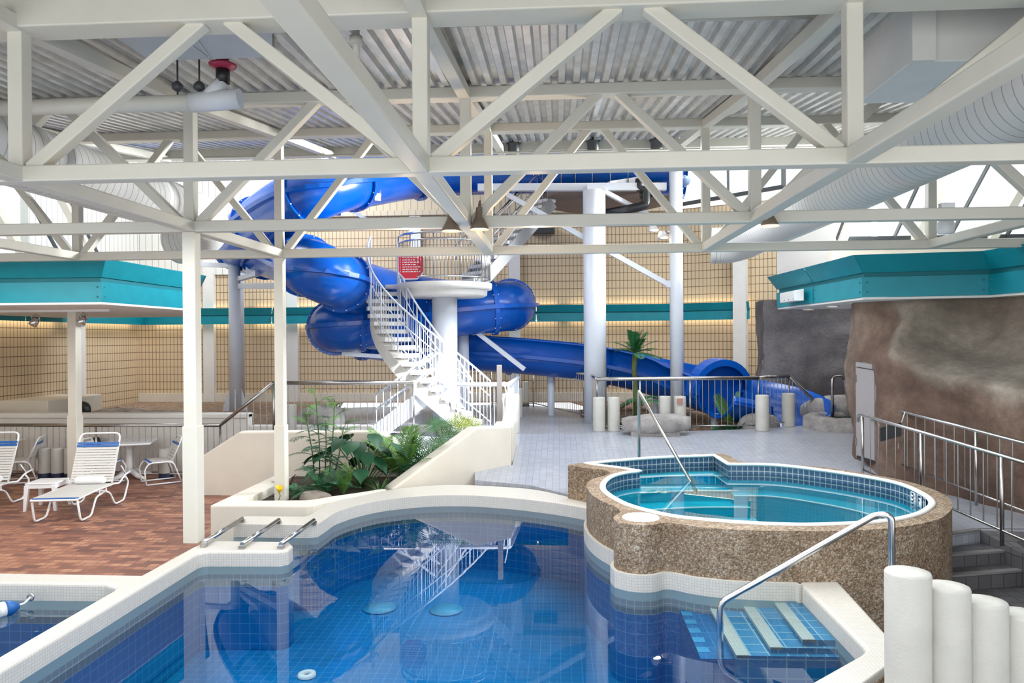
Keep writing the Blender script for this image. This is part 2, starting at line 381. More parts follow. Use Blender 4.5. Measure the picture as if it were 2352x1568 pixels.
    # glazing
    m = bpy.data.materials.new('skylight_glass'); m.use_nodes = True; nt = m.node_tree; nt.nodes.clear(); out = N(nt,'OutputMaterial'); tr = N(nt,'BsdfTransparent'); tr.inputs[0].default_value = (.93,.97,.98,1)
    gl = N(nt,'BsdfGlossy'); gl.inputs['Roughness'].default_value = .02; mx = N(nt,'MixShader'); mx.inputs[0].default_value = .05
    L(nt, tr.outputs[0], mx.inputs[1]); L(nt, gl.outputs[0], mx.inputs[2]); L(nt, mx.outputs[0], out.inputs[0]); M['glass'] = m
    def emis(name, c, s):
        m = bpy.data.materials.new(name); m.use_nodes = True; nt = m.node_tree; nt.nodes.clear(); out = N(nt,'OutputMaterial'); e = N(nt,'Emission'); e.inputs[0].default_value = (*c,1); e.inputs[1].default_value = s; L(nt, e.outputs[0], out.inputs[0]); return m
    M['tube'] = emis('fluorescent_tube', (1.0,.80,.55), 9); M['bulb'] = emis('warm_bulb', (1.0,.72,.45), 25); M['drain'] = paint('pale_blue_drain', (.04,.33,.60), .4, var=.05); M['poolbulb'] = paint('white_lens', (.8,.82,.82), .2)
build_mats()
# ------------------------------------------------------------------ levels and outlines shared by several things
COP, WAT, RIM = 0.45, 0.29, 0.92
xy = lambda pts: [(p[0], p[1]) for p in pts]
# spa outlines, traced on the rim level
spa_out = xy(pl([(1304,1067),(1353,1060),(1425,1054),(1498,1048),(1583,1043),(1658,1041),(1673,1045),(1697,1058),(1721,1062),(1780,1065),(1896,1073),(2000,1089),(2068,1101),(2137,1121),(2179,1142),(2187,1160),(2183,1173),(2155,1192),(2068,1210),(1965,1217),(1827,1219),(1690,1216),(1600,1209),(1547,1201),(1522,1200),(1493,1205),(1450,1204),(1418,1198),(1409,1189),(1416,1181),(1425,1175),(1416,1165),(1384,1151),(1360,1136),(1348,1120),(1348,1110),(1360,1100),(1390,1091),(1402,1084),(1384,1078),(1345,1074)], RIM))
spa_in = xy(pl([(1345,1065),(1450,1055),(1547,1049),(1641,1046),(1673,1066),(1780,1068),(1896,1081),(2000,1097),(2068,1112),(2120,1135),(2141,1153),(2134,1167),(2103,1183),(2034,1197),(1931,1204),(1827,1206),(1690,1200),(1586,1191),(1552,1187),(1510,1179),(1450,1163),(1416,1148),(1391,1131),(1384,1119),(1389,1106),(1406,1094),(1435,1086),(1469,1082),(1425,1075)], RIM))
# main pool: inner edge of the coping
left_in = pl([(-300,1720),(0,1541),(444,1276),(460,1268),(478,1266),(644,1266),(663,1262),(673,1252),(665,1244),(520,1243)], COP)
rear_in = pl([(536,1203),(706,1205),(730,1203),(750,1190),(772,1176),(825,1159),(887,1147),(985,1138),(1071,1137),(1158,1142),(1220,1148),(1290,1157),(1347,1167)], COP)
rear_in = [V((a,b,COP)) for a,b in refine(xy(rear_in), closed=False)[0]]
spa_out_s, so_i = refine(spa_out); spa_in_s, si_i = refine(spa_in)
spa_front = [spa_out_s[k] for k in range(so_i[38], so_i[20]-1, -1)]             # pool side of the spa wall, rear to right
right_in = pl([(1842,1343),(1850,1350),(1981,1481),(1987,1492),(1976,1502),(1858,1568),(1500,1768)], COP)
pool_poly = xy(left_in)+xy(rear_in)+spa_front+xy(right_in)

def floor_piece(name, poly, mat, zf, kind='structure', breaks=(), skirt=0):
    mb = MB(); polys = [poly]
    for y in breaks:
        nxt = []
        for q in polys:
            for k in (True, False):
                c = clipY(q, y, k)
                if len(c) > 2: nxt.append(c)
        polys = nxt
    for q in polys:
        tr = tessellate_polygon([[V((a,b,0)) for a,b in q]])
        mb.add([(a,b,zf(b) if callable(zf) else zf) for a,b in q], [list(t) for t in tr])
    if skirt:
        n = len(poly); zz = [zf(p[1]) for p in poly]; mb.prism(poly, [z-skirt for z in zz], [z-.001 for z in zz], top=False, bot=False)
    o = O(name, mb, mat, kind=kind, nrm=False)
    for p in o.data.polygons:                # face up
        if p.normal.z < 0: p.flip()
    return o
# brick deck at the left
bk = xy(pl([(-400,1308),(325,1320),(446,1254),(482,1160),(632,1090)], COP))
floor_piece('floor_brick_deck', bk+[(-5.4,12.75),(-5.4,14.75),(-12.2,14.75),(-12.2,bk[0][1])], M['brick'], 0.0)
# grey tiled deck between pool, spa and slide
SWY = 12.3; sx = lambda p: PY(p, 900, SWY).x
w0, w1 = P(904,1121,COP), PY(1176,1000,SWY); w0.z = w1.z = 0
def along(a, b):      # where the face of the sloped wall is seen
    d_ = ray(a, b); n_ = V((w1.y-w0.y, -(w1.x-w0.x), 0)); t_ = n_.dot(w0-V((0,0,CZ)))/n_.dot(d_); return V((0,0,CZ))+d_*t_
wq = along(1090,1100)
dk = [(sx(1176),13.6),(sx(1176),SWY),(wq.x,wq.y)]+xy(pl([(1091,1109),(1220,1117),(1304,1135)], COP))
mid = [((a[0]+b[0])/2, (a[1]+b[1])/2) for a, b in zip(spa_out[1:10], [spa_in[0]]+spa_in[0:3]+[spa_in[3],spa_in[3],spa_in[4],spa_in[4],spa_in[5]])]
far_edge = [PD(1975,968),PD(1840,977),PD(1740,985),PD(1560,990),PD(1392,985)]
gate_edge = [PD(1347,943),PD(1210,929),PD(1130,929)]
deckpoly = dk+[spa_out[1]]+[spa_out[3],spa_out[5],spa_out[7],spa_out[9],spa_out[11],spa_out[13],spa_out[14]]+xy(pl([(2188,1226),(2249,1217)], COP))+[(6.3,8.75),(7.4,13.5)]+[(7.4,15.9)]+xy(far_edge)+xy(gate_edge)+[(-6.0,20.0),(-6.0,14.9),(-5.3,14.9),(-5.3,12.8),(-3.0,12.8),(-2.2,13.6)]
floor_piece('floor_tiled_deck', deckpoly, M['greytile'], dz, breaks=(11.0, 14.5), skirt=.5)
# lower tiled floor at the right, stair and ramp up to the deck
floor_piece('floor_lower_tiles', [(2.0,2.6),(9.0,2.6),(9.0,9.4),(3.6,9.4)], M['darktile'], 0.0)
n1 = pl([(2100,1238),(2249,1217)], COP); n2 = pl([(2100,1280),(2328,1264)], .31); n3 = pl([(2100,1329),(2400,1306)], .17)
def stair_step(name, a, b, back, zt, zb):
    mb = MB(); mb.prism([(a.x,a.y),(b.x,b.y),(b.x+back[1].x-b.x,back[1].y),(back[0].x,back[0].y)], zb, zt); O(name, mb, M['darktile'], kind='structure')
    m2 = MB(); d = V((0,-.004,0)); m2.bar(a+V((0,.03,.0))+d, b+V((0,.03,.0))+d, .075, .022); O(name+'_nosing', m2, M['nosing'], kind='structure')
stair_step('floor_step_1', n1[0], n1[1], (V((3.9,9.2,0)), V((4.95,9.2,0))), COP-.005, 0)
stair_step('floor_step_2', n2[0], n2[1], (n1[0]+V((0,.05,0)), n1[1]+V((.25,.05,0))), .31, 0)
stair_step('floor_step_3', n3[0], n3[1], (n2[0]+V((0,.05,0)), n2[1]+V((.25,.05,0))), .17, 0)
mb = MB(); ra, rb = V((4.83,8.9,COP)), V((5.28,6.3,0.0))
mb.add([(4.83,8.9,COP+.004),(6.6,8.9,COP+.004),(6.9,5.6,.004),(5.38,5.6,.004),(4.83,8.9,0),(6.6,8.9,0),(6.9,5.6,-.01),(5.38,5.6,-.01)],
       [(0,1,2,3),(4,5,1,0),(4,0,3,7),(5,6,2,1)])
O('floor_ramp', mb, M['darktile'], kind='structure')
for k, y in enumerate((8.45,7.6,6.75)):
    z = COP-(8.9-y)/3.3*.446+.008
    mb = MB(); x0 = 4.83+(8.9-y)/3.3*.55+.15; mb.face([(x0,y-.07,z-.0093),(x0+1.05,y+.42,z+.0568),(x0+1.05,y+.55,z+.0743),(x0,y+.06,z+.0083)]); O('ramp_grip_strip', mb, M['darkmetal'], label=['dark anti-slip strip across the ramp, highest of the three','dark anti-slip strip across the ramp, middle of the three','dark anti-slip strip across the ramp, lowest of the three'][k], cat='strip', group='anti-slip strips on the ramp')
# gravel beds behind the rails
floor_piece('floor_gravel_bed', [(-12.2,14.95),(-6.0,14.95),(-6.0,20.3),(.3,20.3),(.9,18.2),(7.4,18.2),(7.4,19.6),(3.2,20.8),(-12.2,20.8)], M['gravel'], .93)
mb = MB(); mb.add([(.5,18.3,.93),(7.6,18.3,.93),(7.6,15.5,.40),(.62,15.05,.40),(.5,16.9,.75)], [(0,4,3,2,1)]); O('floor_slide_bank', mb, M['gravel'], kind='structure')
mb = MB(); mb.box((-12.2,14.75,-.02),(-6.36,14.95,1.19)); mb.box((-12.2,14.70,1.10),(-6.36,14.98,1.20)); O('wall_retaining', mb, M['plaster'], kind='structure', bev=.02)
mb = MB(); mb.box((-6.36,14.75,-.02),(-2.3,14.95,.95)); O('wall_retaining_middle', mb, M['plaster'], kind='structure', bev=.02)
# base ground so nothing is open underneath
mb = MB(); mb.face([(-14,-3,-1.5),(10,-3,-1.5),(10,22,-1.5),(-14,22,-1.5)]); O('ground', mb, M['concrete'], kind='structure')

# ------------------------------------------------------------------ walls
wall_pts = [(-12.2,6.0),(-12.2,20.8),(3.2,20.8),(7.4,18.5)]
def wall(name, a, b, z0, z1, mat, th=.2):
    mb = MB(); a, b = V((*a,0)), V((*b,0)); d = (b-a).normalized(); n = V((-d.y,d.x,0))*th
    L_ = (b-a).length
    q = [a,b,b+n,a+n]
    vs = [(p.x,p.y,z0) for p in q]+[(p.x,p.y,z1) for p in q]
    s0 = a.dot(d)
    mb.add(vs, [(0,1,5,4),(2,3,7,6),(4,5,6,7),(1,2,6,5),(3,0,4,7)], [[(s0,z0),(s0+L_,z0),(s0+L_,z1),(s0,z1)]]*5)
    return O(name, mb, mat, kind='structure')
wall('wall_left', (-12.2,6.0), (-12.2,20.8), 0, 4.2, M['block'])
wall('wall_left_upper', (-12.2,16.3), (-12.2,20.8), 4.2, 7.6, M['siding_white'])
wall('wall_back', (-12.2,20.8), (3.2,20.8), .9, 6.25, M['block'])
wall('wall_back_right', (3.2,20.8), (7.4,18.5), .9, 6.25, M['block'])
wall('wall_back_upper', (-7.9,20.9), (3.2,20.9), 6.25, 9.0, M['siding'])
wall('wall_back_upper_left', (-12.2,20.75), (-8.3,20.75), 4.6, 9.0, M['siding_white'])
mb = MB(); mb.box((-8.2,20.62,6.2),(3.2,20.8,6.34)); O('trim_ledge', mb, M['siding'], kind='structure')
mb = MB(); mb.box((-12.2,20.70,.9),(3.2,20.8,1.17)); mb.bar((3.2,20.76,1.035),(7.3,18.51,1.035),.1,.27); O('baseboard_back', mb, M['wallcream'], kind='structure')
for k, (px_, Y) in enumerate(((484,20.8),(675,20.8),(957,20.8),(1183,20.8))):
    x = PY(px_, 800, Y).x; mb = MB(); mb.box((x-.16,Y-.14,.9),(x+.16,Y,6.25)); O('trim_pilaster_%d'%(k+1), mb, M['plaster'], kind='structure')
x = PY(1695,800,19.9).x; mb = MB(); mb.bar((x,19.6,.9),(x,19.6,6.0),.32,.32,up=(.5,1,0)); O('trim_pilaster_5', mb, M['plaster'], kind='structure')
mb = MB(); mb.box((-12.2,17.6,0),(-11.95,17.95,4.2)); O('trim_pilaster_6', mb, M['plaster'], kind='structure')
a = PY(94,928,17.2); mb = MB(); mb.box((-12.19,15.3,.0),(-11.05,17.2,1.42)); O('wall_box_plinth', mb, M['wallcream'], kind='structure', bev=.02)
# upper window at the right end of the hall, with its white panel below
def window(name, a, b, z0, z1, nm, lean=(0,0), fm='white', mw=.05):
    """sloped or upright glazing between floor points a,b; lean moves the top"""
    r = T(name, None, None, (a[0],a[1],z0)); r['kind'] = 'structure'
    A, B = V((*a,z0)), V((*b,z0)); up = V((lean[0],lean[1],z1-z0))
    fr = MB()
    for s in (0,1): fr.bar(A+up*s, B+up*s, .09, .09)
    for k in range(nm+1):
        p = A+(B-A)*k/nm; fr.bar(p, p+up, mw if 0 < k < nm else .09, .08, up=(0,1,0))
    O(name+'_frame', fr, M[fm], r)
    g = MB(); g.face([A,B,B+up,A+up]); O(name+'_glass', g, M['glass'], r, nrm=False)
    return r
wa, wb = PY(1560,472,20.2), PY(1800,437,18.0)
window('window_1', (wa.x,wa.y), (wb.x,wb.y), 6.28, 8.0, 2, fm='darkmetal')
# perimeter skylights beyond the ridge, right and left
window('window_2', (5.55,15.0), (13.0,15.0), 4.62, 6.22, 7, lean=(0,-1.9), fm='darkmetal', mw=.03)
window('window_3', (-15.0,15.45), (-10.0,15.45), 4.55, 6.2, 6, lean=(0,-1.5), fm='darkmetal', mw=.03)
for k, x in enumerate((5.6,7.0,8.45,9.9)):
    mb = MB(); mb.bar((x,15.0,4.56),(x,13.1,6.16),.16,.14,up=(0,1,0)); O('skylight_rafter', mb, M['cream'], label='cream sloped rafter under the right skylight, number %s from its inner end'%('one','two','three','four')[k], cat='rafter', group='rafters of the right skylight')
for k, x in enumerate((-10.05,-11.6)):
    mb = MB(); mb.bar((x,15.45,4.45),(x,13.9,6.15),.16,.14,up=(0,1,0)); O('skylight_rafter', mb, M['cream'], label='cream sloped rafter under the left skylight, %s end'%('inner','outer')[k], cat='rafter', group='rafters of the left skylight')
# wall stub above the right canopy
wall('wall_right_stub', (5.05,17.4), (6.35,15.4), 3.6, 5.3, M['plaster'])
wall('wall_right_eave', (5.55,15.35), (13.0,15.35), 3.7, 4.62, M['wallcream'])
wall('wall_right', (9.4,19), (9.4,3), -.1, 4.7, M['darktile'])
# hall roof, low roof deck
mb = MB(); mb.box((-12.4,13.2,9.0),(8.0,21,9.1)); O('ceiling_hall', mb, M['plaster'], kind='structure')
def roofz(Y):
    ks = [(-4,5.0),(5.38,5.31),(8.0,5.43),(10.61,5.79),(13.3,6.2)]
    for (a,z0),(b,z1) in zip(ks, ks[1:]):
        if Y <= b: return z0+(z1-z0)*(Y-a)/(b-a)
    return ks[-1][1]
mb = MB(); prof = []; x = -13.0
while x < 10.0:
    prof += [(x,0),(x+.062,0),(x+.082,.055),(x+.135,.055)]; x += .155
rows = [[(p[0],Y,roofz(Y)+p[1]) for p in prof] for Y in (-2.0,5.38,8.0,10.61,13.25)]
mb.grid(rows, smooth=False); O('ceiling_roof_deck', mb, M['galv'], kind='structure', nrm=False)
mb = MB(); mb.add([(-13,-2,5.35),(10,-2,5.35),(10,13.25,6.4),(-13,13.25,6.4)],[(0,1,2,3)]); O('ceiling_roof_cover', mb, M['darkmetal'], kind='structure')
wall('wall_hall_front', (8.0,13.3), (-12.4,13.3), 6.3, 9.0, M['siding'])

# ------------------------------------------------------------------ roof steel
TW, TX, TY, TD, TH = 3.09, -4.087, 5.381, 2.617, 3.907          # bay, first node, first row, row spacing, underside of lower chord
topz = [5.055, 5.30, 5.66]
cols = range(-2, 4)
names = ['cream steel roof truss nearest the viewer, across the top of the view','second cream roof truss back, carrying the two bell lamps','third cream roof truss back, meeting the teal canopies, lit warm in its middle']
for i in range(3):
    Y = TY+i*TD; zt = topz[i]
    r = T('roof_truss', names[i], 'truss', (TX+1.5*TW,Y,TH), 'cream roof trusses')
    x0, x1 = TX-2.4*TW, TX+3.6*TW
    O('bottom_chord', MB().box((x0,Y-.07,TH),(x1,Y+.07,TH+.122)), M['cream'], r, bev=.012)
    O('top_chord', MB().box((x0,Y-(.105 if i == 0 else .08),zt),(x1,Y+(.17 if i == 0 else .08),zt+(.25 if i == 0 else .125))), M['cream'], r, bev=.012)
    for j in cols:
        x = TX+j*TW
        O('vertical', MB().box((x-.058,Y-.058,TH+.11),(x+.058,Y+.058,zt+.02)), M['cream'], r, bev=.01)
        for s in (0, 1):
            xa = x if s == 0 else x+TW
            a = V((xa+(.10 if s == 0 else -.10), Y, TH+.10)); b = V((x+TW/2-(.10 if s == 0 else -.10), Y, zt+.03))
            if j < 3: O('diagonal', MB().bar(a, b, .10, .105, up=(0,1,0)), M['cream'], r, bev=.01)
clab = ['cream lower cross beam running away at far left edge','cream lower cross beam above the left canopy','cream lower cross beam meeting the tall post in the pool curb','cream lower cross beam just left of the two bell lamps','cream lower cross beam running away right of the middle','cream lower cross beam at far right edge']
for n, j in enumerate(cols):
    x = TX+j*TW; mb = MB(); mb.box((x-.07,-.6,TH+.002),(x+.07,TY+2*TD,TH+.120)); O('cross_beam', mb, M['cream'], bev=.012, label=clab[n], cat='beam', group='lower cross beams')
    mb = MB(); mb.bar((x,-.6,roofz(-.6)-.1),(x,TY,topz[0]+.04),.12,.11); mb.bar((x,TY,topz[0]+.04),(x,TY+TD,topz[1]+.05),.12,.11); mb.bar((x,TY+TD,topz[1]+.05),(x,TY+2*TD,topz[2]+.05),.12,.11); mb.bar((x,TY+2*TD,topz[2]+.05),(x,13.2,6.05),.12,.11)
    O('upper_beam', mb, M['cream'], label=clab[n].replace('lower cross beam','upper roof beam'), cat='beam', group='upper roof beams')
mb = MB(); mb.box((-13,13.1,6.03),(10,13.3,6.19)); O('edge_beam', mb, M['cream'], label='cream beam along the far edge of the ribbed metal roof', cat='beam')
# posts
def post(name, x, y, z0, z1, w, label, step=None):
    r = T(name, label, 'post', (x,y,z0)); O('shaft', MB().box((x-w/2,y-w/2,z0),(x+w/2,y+w/2,z1)), M['cream'], r, bev=.01)
    if step: O('sleeve', MB().box((x-w/2-.012,y-w/2-.012,z0),(x+w/2+.012,y+w/2+.012,step)), M['cream'], r, bev=.008)
    return r
post('square_post', TX, TY+TD, COP, TH, .145, 'tall cream square post standing on the white pool curb', 1.75)
post('square_post', TX, TY+2*TD, .25, TH, .135, 'tall cream square post rising out of the planter', 1.45)
q = P(174,1124,0); post('square_post', q.x, q.y, 0, 3.30, .165, 'cream square post under the left teal canopy, behind the side table', 1.35)

# ------------------------------------------------------------------ ducts, pipes and lamps under the roof
def tubeline(p0, p1, r, n=24, step=None):
    p0, p1 = V(p0), V(p1); k = max(2, int((p1-p0).length/(step or 1))); return [p0+(p1-p0)*i/k for i in range(k+1)]
def spiral_duct(x, z, r, y0, y1, label, end=None):
    mb = MB(); pts = tubeline((x,y0,z),(x,y1,z),r,step=.5)
    if end: pts += spline([(x,y1,z)]+end, 5)[1:]
    mb.tube(pts, r, 32); return O('spiral_duct', mb, M['duct'], label=label, cat='duct', group='round spiral ducts')
spiral_duct(3.72, 4.62, .36, -1.0, 14.2, 'large round spiral duct running away at right under the roof', [(3.70,14.7,4.60),(3.45,15.1,4.55),(3.1,15.2,4.55)])
spiral_duct(-5.70, 4.68, .355, -1.0, 11.2, 'large round spiral duct running away at left behind the trusses', [(-5.74,11.7,4.64),(-6.05,12.2,4.5),(-6.6,12.4,4.38)])
r = T('box_duct', 'white rectangular duct box hanging at upper right', 'duct', (5,6.6,5.0))
a = PY(2092,143,6.05); b = PY(1978,230,7.05)
O('plenum', MB().box((a.x,6.05,a.z),(a.x+2.6,7.1,5.95)), M['plaster'], r, bev=.01)
O('corner_flange', MB().box((a.x-.01,6.0,a.z-.005),(a.x+.17,6.06,5.95)), M['plaster'], r)
r = T('box_duct', 'grey sheet-metal duct box hanging at upper left', 'duct', (-3.2,6.2,5.0))
a, b = PY(345,140,6.35), PY(625,135,6.35); c, d = PY(255,80,5.75), PY(640,64,5.75); z = a.z
mb = MB(); mb.add([(c.x,5.62,z),(d.x,5.62,z),(b.x,6.35,z),(a.x,6.35,z),(c.x,5.62,z+.5),(d.x,5.62,z+.5),(b.x,6.35,z+.5),(a.x,6.35,z+.5)],[(0,1,2,3),(0,1,5,4),(1,2,6,5),(2,3,7,6),(3,0,4,7)])
O('casing', mb, M['sheet'], r)
O('crease', MB().bar((c.x+.5,5.64,z-.004),(b.x-.55,6.34,z-.004),.012,.008), M['galv'], r); O('crease', MB().bar((d.x-.7,5.64,z-.004),(b.x-.55,6.34,z-.004),.012,.008), M['galv'], r)
O('end_angle', MB().bar((b.x+.01,6.35,z-.01),(b.x+.01,6.35,z+.5),.05,.05), M['cream'], r)
# sprinkler main with its wrapped end and red valve
r = T('water_pipe', 'cream water main with white wrapped end crossing under the roof', 'pipe', (-5,7.55,5.1))
PYY = 6.6
a, m_, e = PY(-150,252,PYY), PY(440,236,PYY), PY(552,226,PYY)
O('pipe_run', MB().tube([a,m_], .074, 14), M['cream'], r); O('wrapped_end', MB().tube([m_,m_+(e-m_)*.5,e], [.088,.092,.088], 16), M['insul'], r)
br = PY(484,222,PYY); up = PY(512,186,PYY)
O('branch', MB().tube([br,up], [.075,.06], 12), M['insul'], r)
O('black_coupling', MB().tube([up-V((0,0,.02)),up+V((.0,0,.12))], .062, 14), M['black'], r, label='black coupling')
O('valve', MB().lathe([(.05,0),(.07,.01),(.12,.03),(.125,.05),(.06,.07),(.05,.15)], up+V((0,0,.10)), 16), M['redmetal'], r, label='dark red valve flange')
for px_ in (408,458):
    h = PY(px_, 222, PYY); O('hanger', MB().tube([h+V((0,0,.02)),h+V((0,0,.36))], .009, 6), M['darkmetal'], r); O('clamp', MB().lathe([(.02,0),(.05,.02),(.05,.06),(.02,.09)], h+V((0,0,.05)), 10), M['darkmetal'], r)
r = T('drain_pipe', 'cream vertical pipe with collar behind the nearest truss', 'pipe', (-1.5,6.1,4.6))
a = PY(818,120,6.1); O('pipe_run', MB().tube([V((a.x,6.1,a.z-.05)),V((a.x,6.1,5.32))], .032, 12), M['cream'], r); O('collar', MB().tube([V((a.x,6.1,5.17)),V((a.x,6.1,5.24))], .055, 12), M['cream'], r)
mb = MB(); a, b = PY(835,58,6.2), PY(1925,34,6.2); mb.tube([a,b], .03, 10); O('roof_pipe', mb, M['cream'], label='thin cream pipe behind the top chord of the nearest truss', cat='pipe')
mb = MB(); a, b = PY(250,366,12.6), PY(2020,336,12.6); mb.tube([a,b], .022, 8); O('roof_pipe', mb, M['cream'], label='thin cream sprinkler pipe along the far roof edge', cat='pipe')
for k, (px_, py_) in enumerate(((1180,345),(1362,340),(1508,338))):
    a = PY(px_, py_, 13.0); O('roof_speaker', MB().lathe([(.09,-.14),(.10,-.12),(.10,.10),(.13,.12),(.02,.17),(.012,.3)], a, 14), M['darkmetal'], label='dark drum speaker under the far roof edge, %s of three from the left'%('first','second','third')[k], cat='speaker', group='drum speakers under the roof')
def bell_lamp(px_, py_, Y, label, s=1.0, tilt=.15):
    a = PY(px_, py_, Y); r = T('bell_lamp', label, 'lamp', a, 'bell lamps on the second truss')
    O('shade', MB().lathe([(.105*s,-.075*s),(.098*s,-.05*s),(.06*s,.02*s),(.042*s,.06*s),(.036*s,.16*s)], a, 20, cap=False), M['lampgrey'], r)
    O('bulb', MB().lathe([(.005,-.062*s),(.093*s,-.060*s),(.093*s,-.05*s),(.01,-.04*s)], a, 18), M['bulb'], r, label='glowing bulb face')
    O('bracket', MB().tube([a+V((0,0,.15*s)),a+V((0,.05,.2*s)),a+V((0,.1,.24*s))], .018*s, 8), M['lampgrey'], r)
    return r
mb = MB(); a, b = PY(2150,561,13.2), PY(2420,556,13.2); mb.tube([a,b], .085, 16); O('white_pipe', mb, M['plaster'], label='white horizontal pipe above the right canopy', cat='pipe')
bell_lamp(1036,515,7.85,'grey bell lamp glowing warm, left of the cross beam')
bell_lamp(1101,511,7.85,'grey bell lamp glowing warm, right of the cross beam')
bell_lamp(1768,505,7.85,'grey bell lamp tucked under the right part of the second truss', .9)
a = PY(2175,492,7.98); mb = MB(); mb.box((a.x-.07,a.y-.03,TH+.122),(a.x+.07,a.y+.04,TH+.175)); O('junction_box', mb, M['plastic'], bev=.006, label='small white junction box on top of the second truss', cat='box')
a = PY(2172,520,9.6); mb = MB(); mb.lathe([(.03,.16),(.07,.14),(.10,.08),(.10,0),(.09,-.05),(.02,-.06)], a-V((0,0,.04)), 18); mb.tube([a+V((0,0,.1)),a+V((0,0,.3))], .015, 6); O('pendant_lamp', mb, M['plastic'], label='white pendant lamp below the second truss at right', cat='lamp')

# ------------------------------------------------------------------ teal canopies
def fascia(name, label, path, zb, side=1, soffit=None, hs=(.31,.07,.26), flare=.20, blen=2.4, mats=('teal','teal_dark'), cat='canopy'):
    r = T(name, label, cat, (path[0][0],path[0][1],zb))
    n = len(path); nor = []
    for i in range(n):
        ns = []
        for a, b in ((i-1,i),(i,i+1)):
            if 0 <= a and b < n:
                d = V((path[b][0]-path[a][0], path[b][1]-path[a][1])).normalized(); ns.append(V((d.y,-d.x))*side)
        m = sum(ns, V((0,0))).normalized(); nor.append(m/max(m.dot(ns[0]),.4))
    def pt(i, t, off, z):
        a = V(path[i])+nor[i]*off; b = V(path[i+1])+nor[i+1]*off; p = a+(b-a)*t; return V((p.x,p.y,z))
    h1, h2, h3 = hs
    for i in range(n-1):
        ln = (V(path[i+1])-V(path[i])).length; k = max(1, round(ln/blen))
        for q in range(k):
            g = .012/ln; t0, t1 = q/k+(g if q else 0), (q+1)/k-(g if q < k-1 else 0)
            def slab(o0, o1, za, zc, th=.035):
                mb = MB(); vs = [pt(i,t0,o0,za),pt(i,t1,o0,za),pt(i,t1,o1,zc),pt(i,t0,o1,zc),pt(i,t0,o0-th,za),pt(i,t1,o0-th,za),pt(i,t1,o1-th,zc),pt(i,t0,o1-th,zc)]
                return mb.add(vs, [(0,1,2,3),(7,6,5,4),(0,4,5,1),(1,5,6,2),(2,6,7,3),(3,7,4,0)])
            lo = O('lower_board', slab(0,0,zb,zb+h1), M[mats[0]], r); O('upper_board', slab(0,flare,zb+h1+h2,zb+h1+h2+h3), M[mats[0]], r)
            for e in (t0+.07/ln*1.0, t1-.07/ln*1.0):
                if q == 0 and e < .5 and i == 0: continue
                for zz in (zb+.08, zb+h1-.08):
                    c = pt(i,e,.0,zz); m3 = nor[i]; d3 = V((m3.x,m3.y,0)).normalized()
                    O('bolt', MB().tube([c-d3*.01,c+d3*.014], .014, 6), M['teal_dark'], lo)
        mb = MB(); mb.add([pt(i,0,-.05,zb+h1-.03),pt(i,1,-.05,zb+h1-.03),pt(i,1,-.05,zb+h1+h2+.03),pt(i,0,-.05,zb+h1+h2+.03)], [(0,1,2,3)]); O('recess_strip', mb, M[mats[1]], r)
    if soffit:
        mb = MB(); mb.prism(soffit, zb-.035, zb-.002); O('soffit', mb, M['plaster'], r, label='white soffit')
        mb = MB(); mb.prism(offset(soffit,-.1), zb+h1+h2+h3-.05, zb+h1+h2+h3-.02); O('roof_sheet', mb, M['plaster'], r)
    return r
ZB = 3.30
pL = [(-14.0,10.86),(-6.97,10.86),(-6.93,13.7),(-8.7,17.0)]
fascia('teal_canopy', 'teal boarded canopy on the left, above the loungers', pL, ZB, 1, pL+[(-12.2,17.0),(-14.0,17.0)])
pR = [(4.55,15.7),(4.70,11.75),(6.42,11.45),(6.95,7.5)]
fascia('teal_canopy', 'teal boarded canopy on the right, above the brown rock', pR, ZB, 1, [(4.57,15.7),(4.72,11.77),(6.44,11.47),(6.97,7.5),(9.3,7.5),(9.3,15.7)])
# lit band along the hall walls
def band(name, label, path, side):
    r = fascia(name, label, path, 3.16, side, None, (.23,.03,.20), .07, 4.0, cat='cove band')
    for i in range(len(path)-1):
        a, b = V((*path[i],0)), V((*path[i+1],0)); d = (b-a).normalized(); nn = V((d.y,-d.x,0))*side; ln = (b-a).length; k = max(1,int(ln/2.6))
        for q in range(k):
            s = a+d*(ln*(q+.06)/k)-nn*.17; e = a+d*(ln*(q+.94)/k)-nn*.17
            for z in (3.20,3.60): O('tube_lamp', MB().tube([s+V((0,0,z)),e+V((0,0,z))], .018, 6), M['tube'], r, label='warm fluorescent tube')
    return r
band('cove_light_band', 'teal cove band with warm tube light along the back hall wall', [(-11.85,11.0),(-11.9,20.5),(3.15,20.5),(4.95,19.5)], 1)
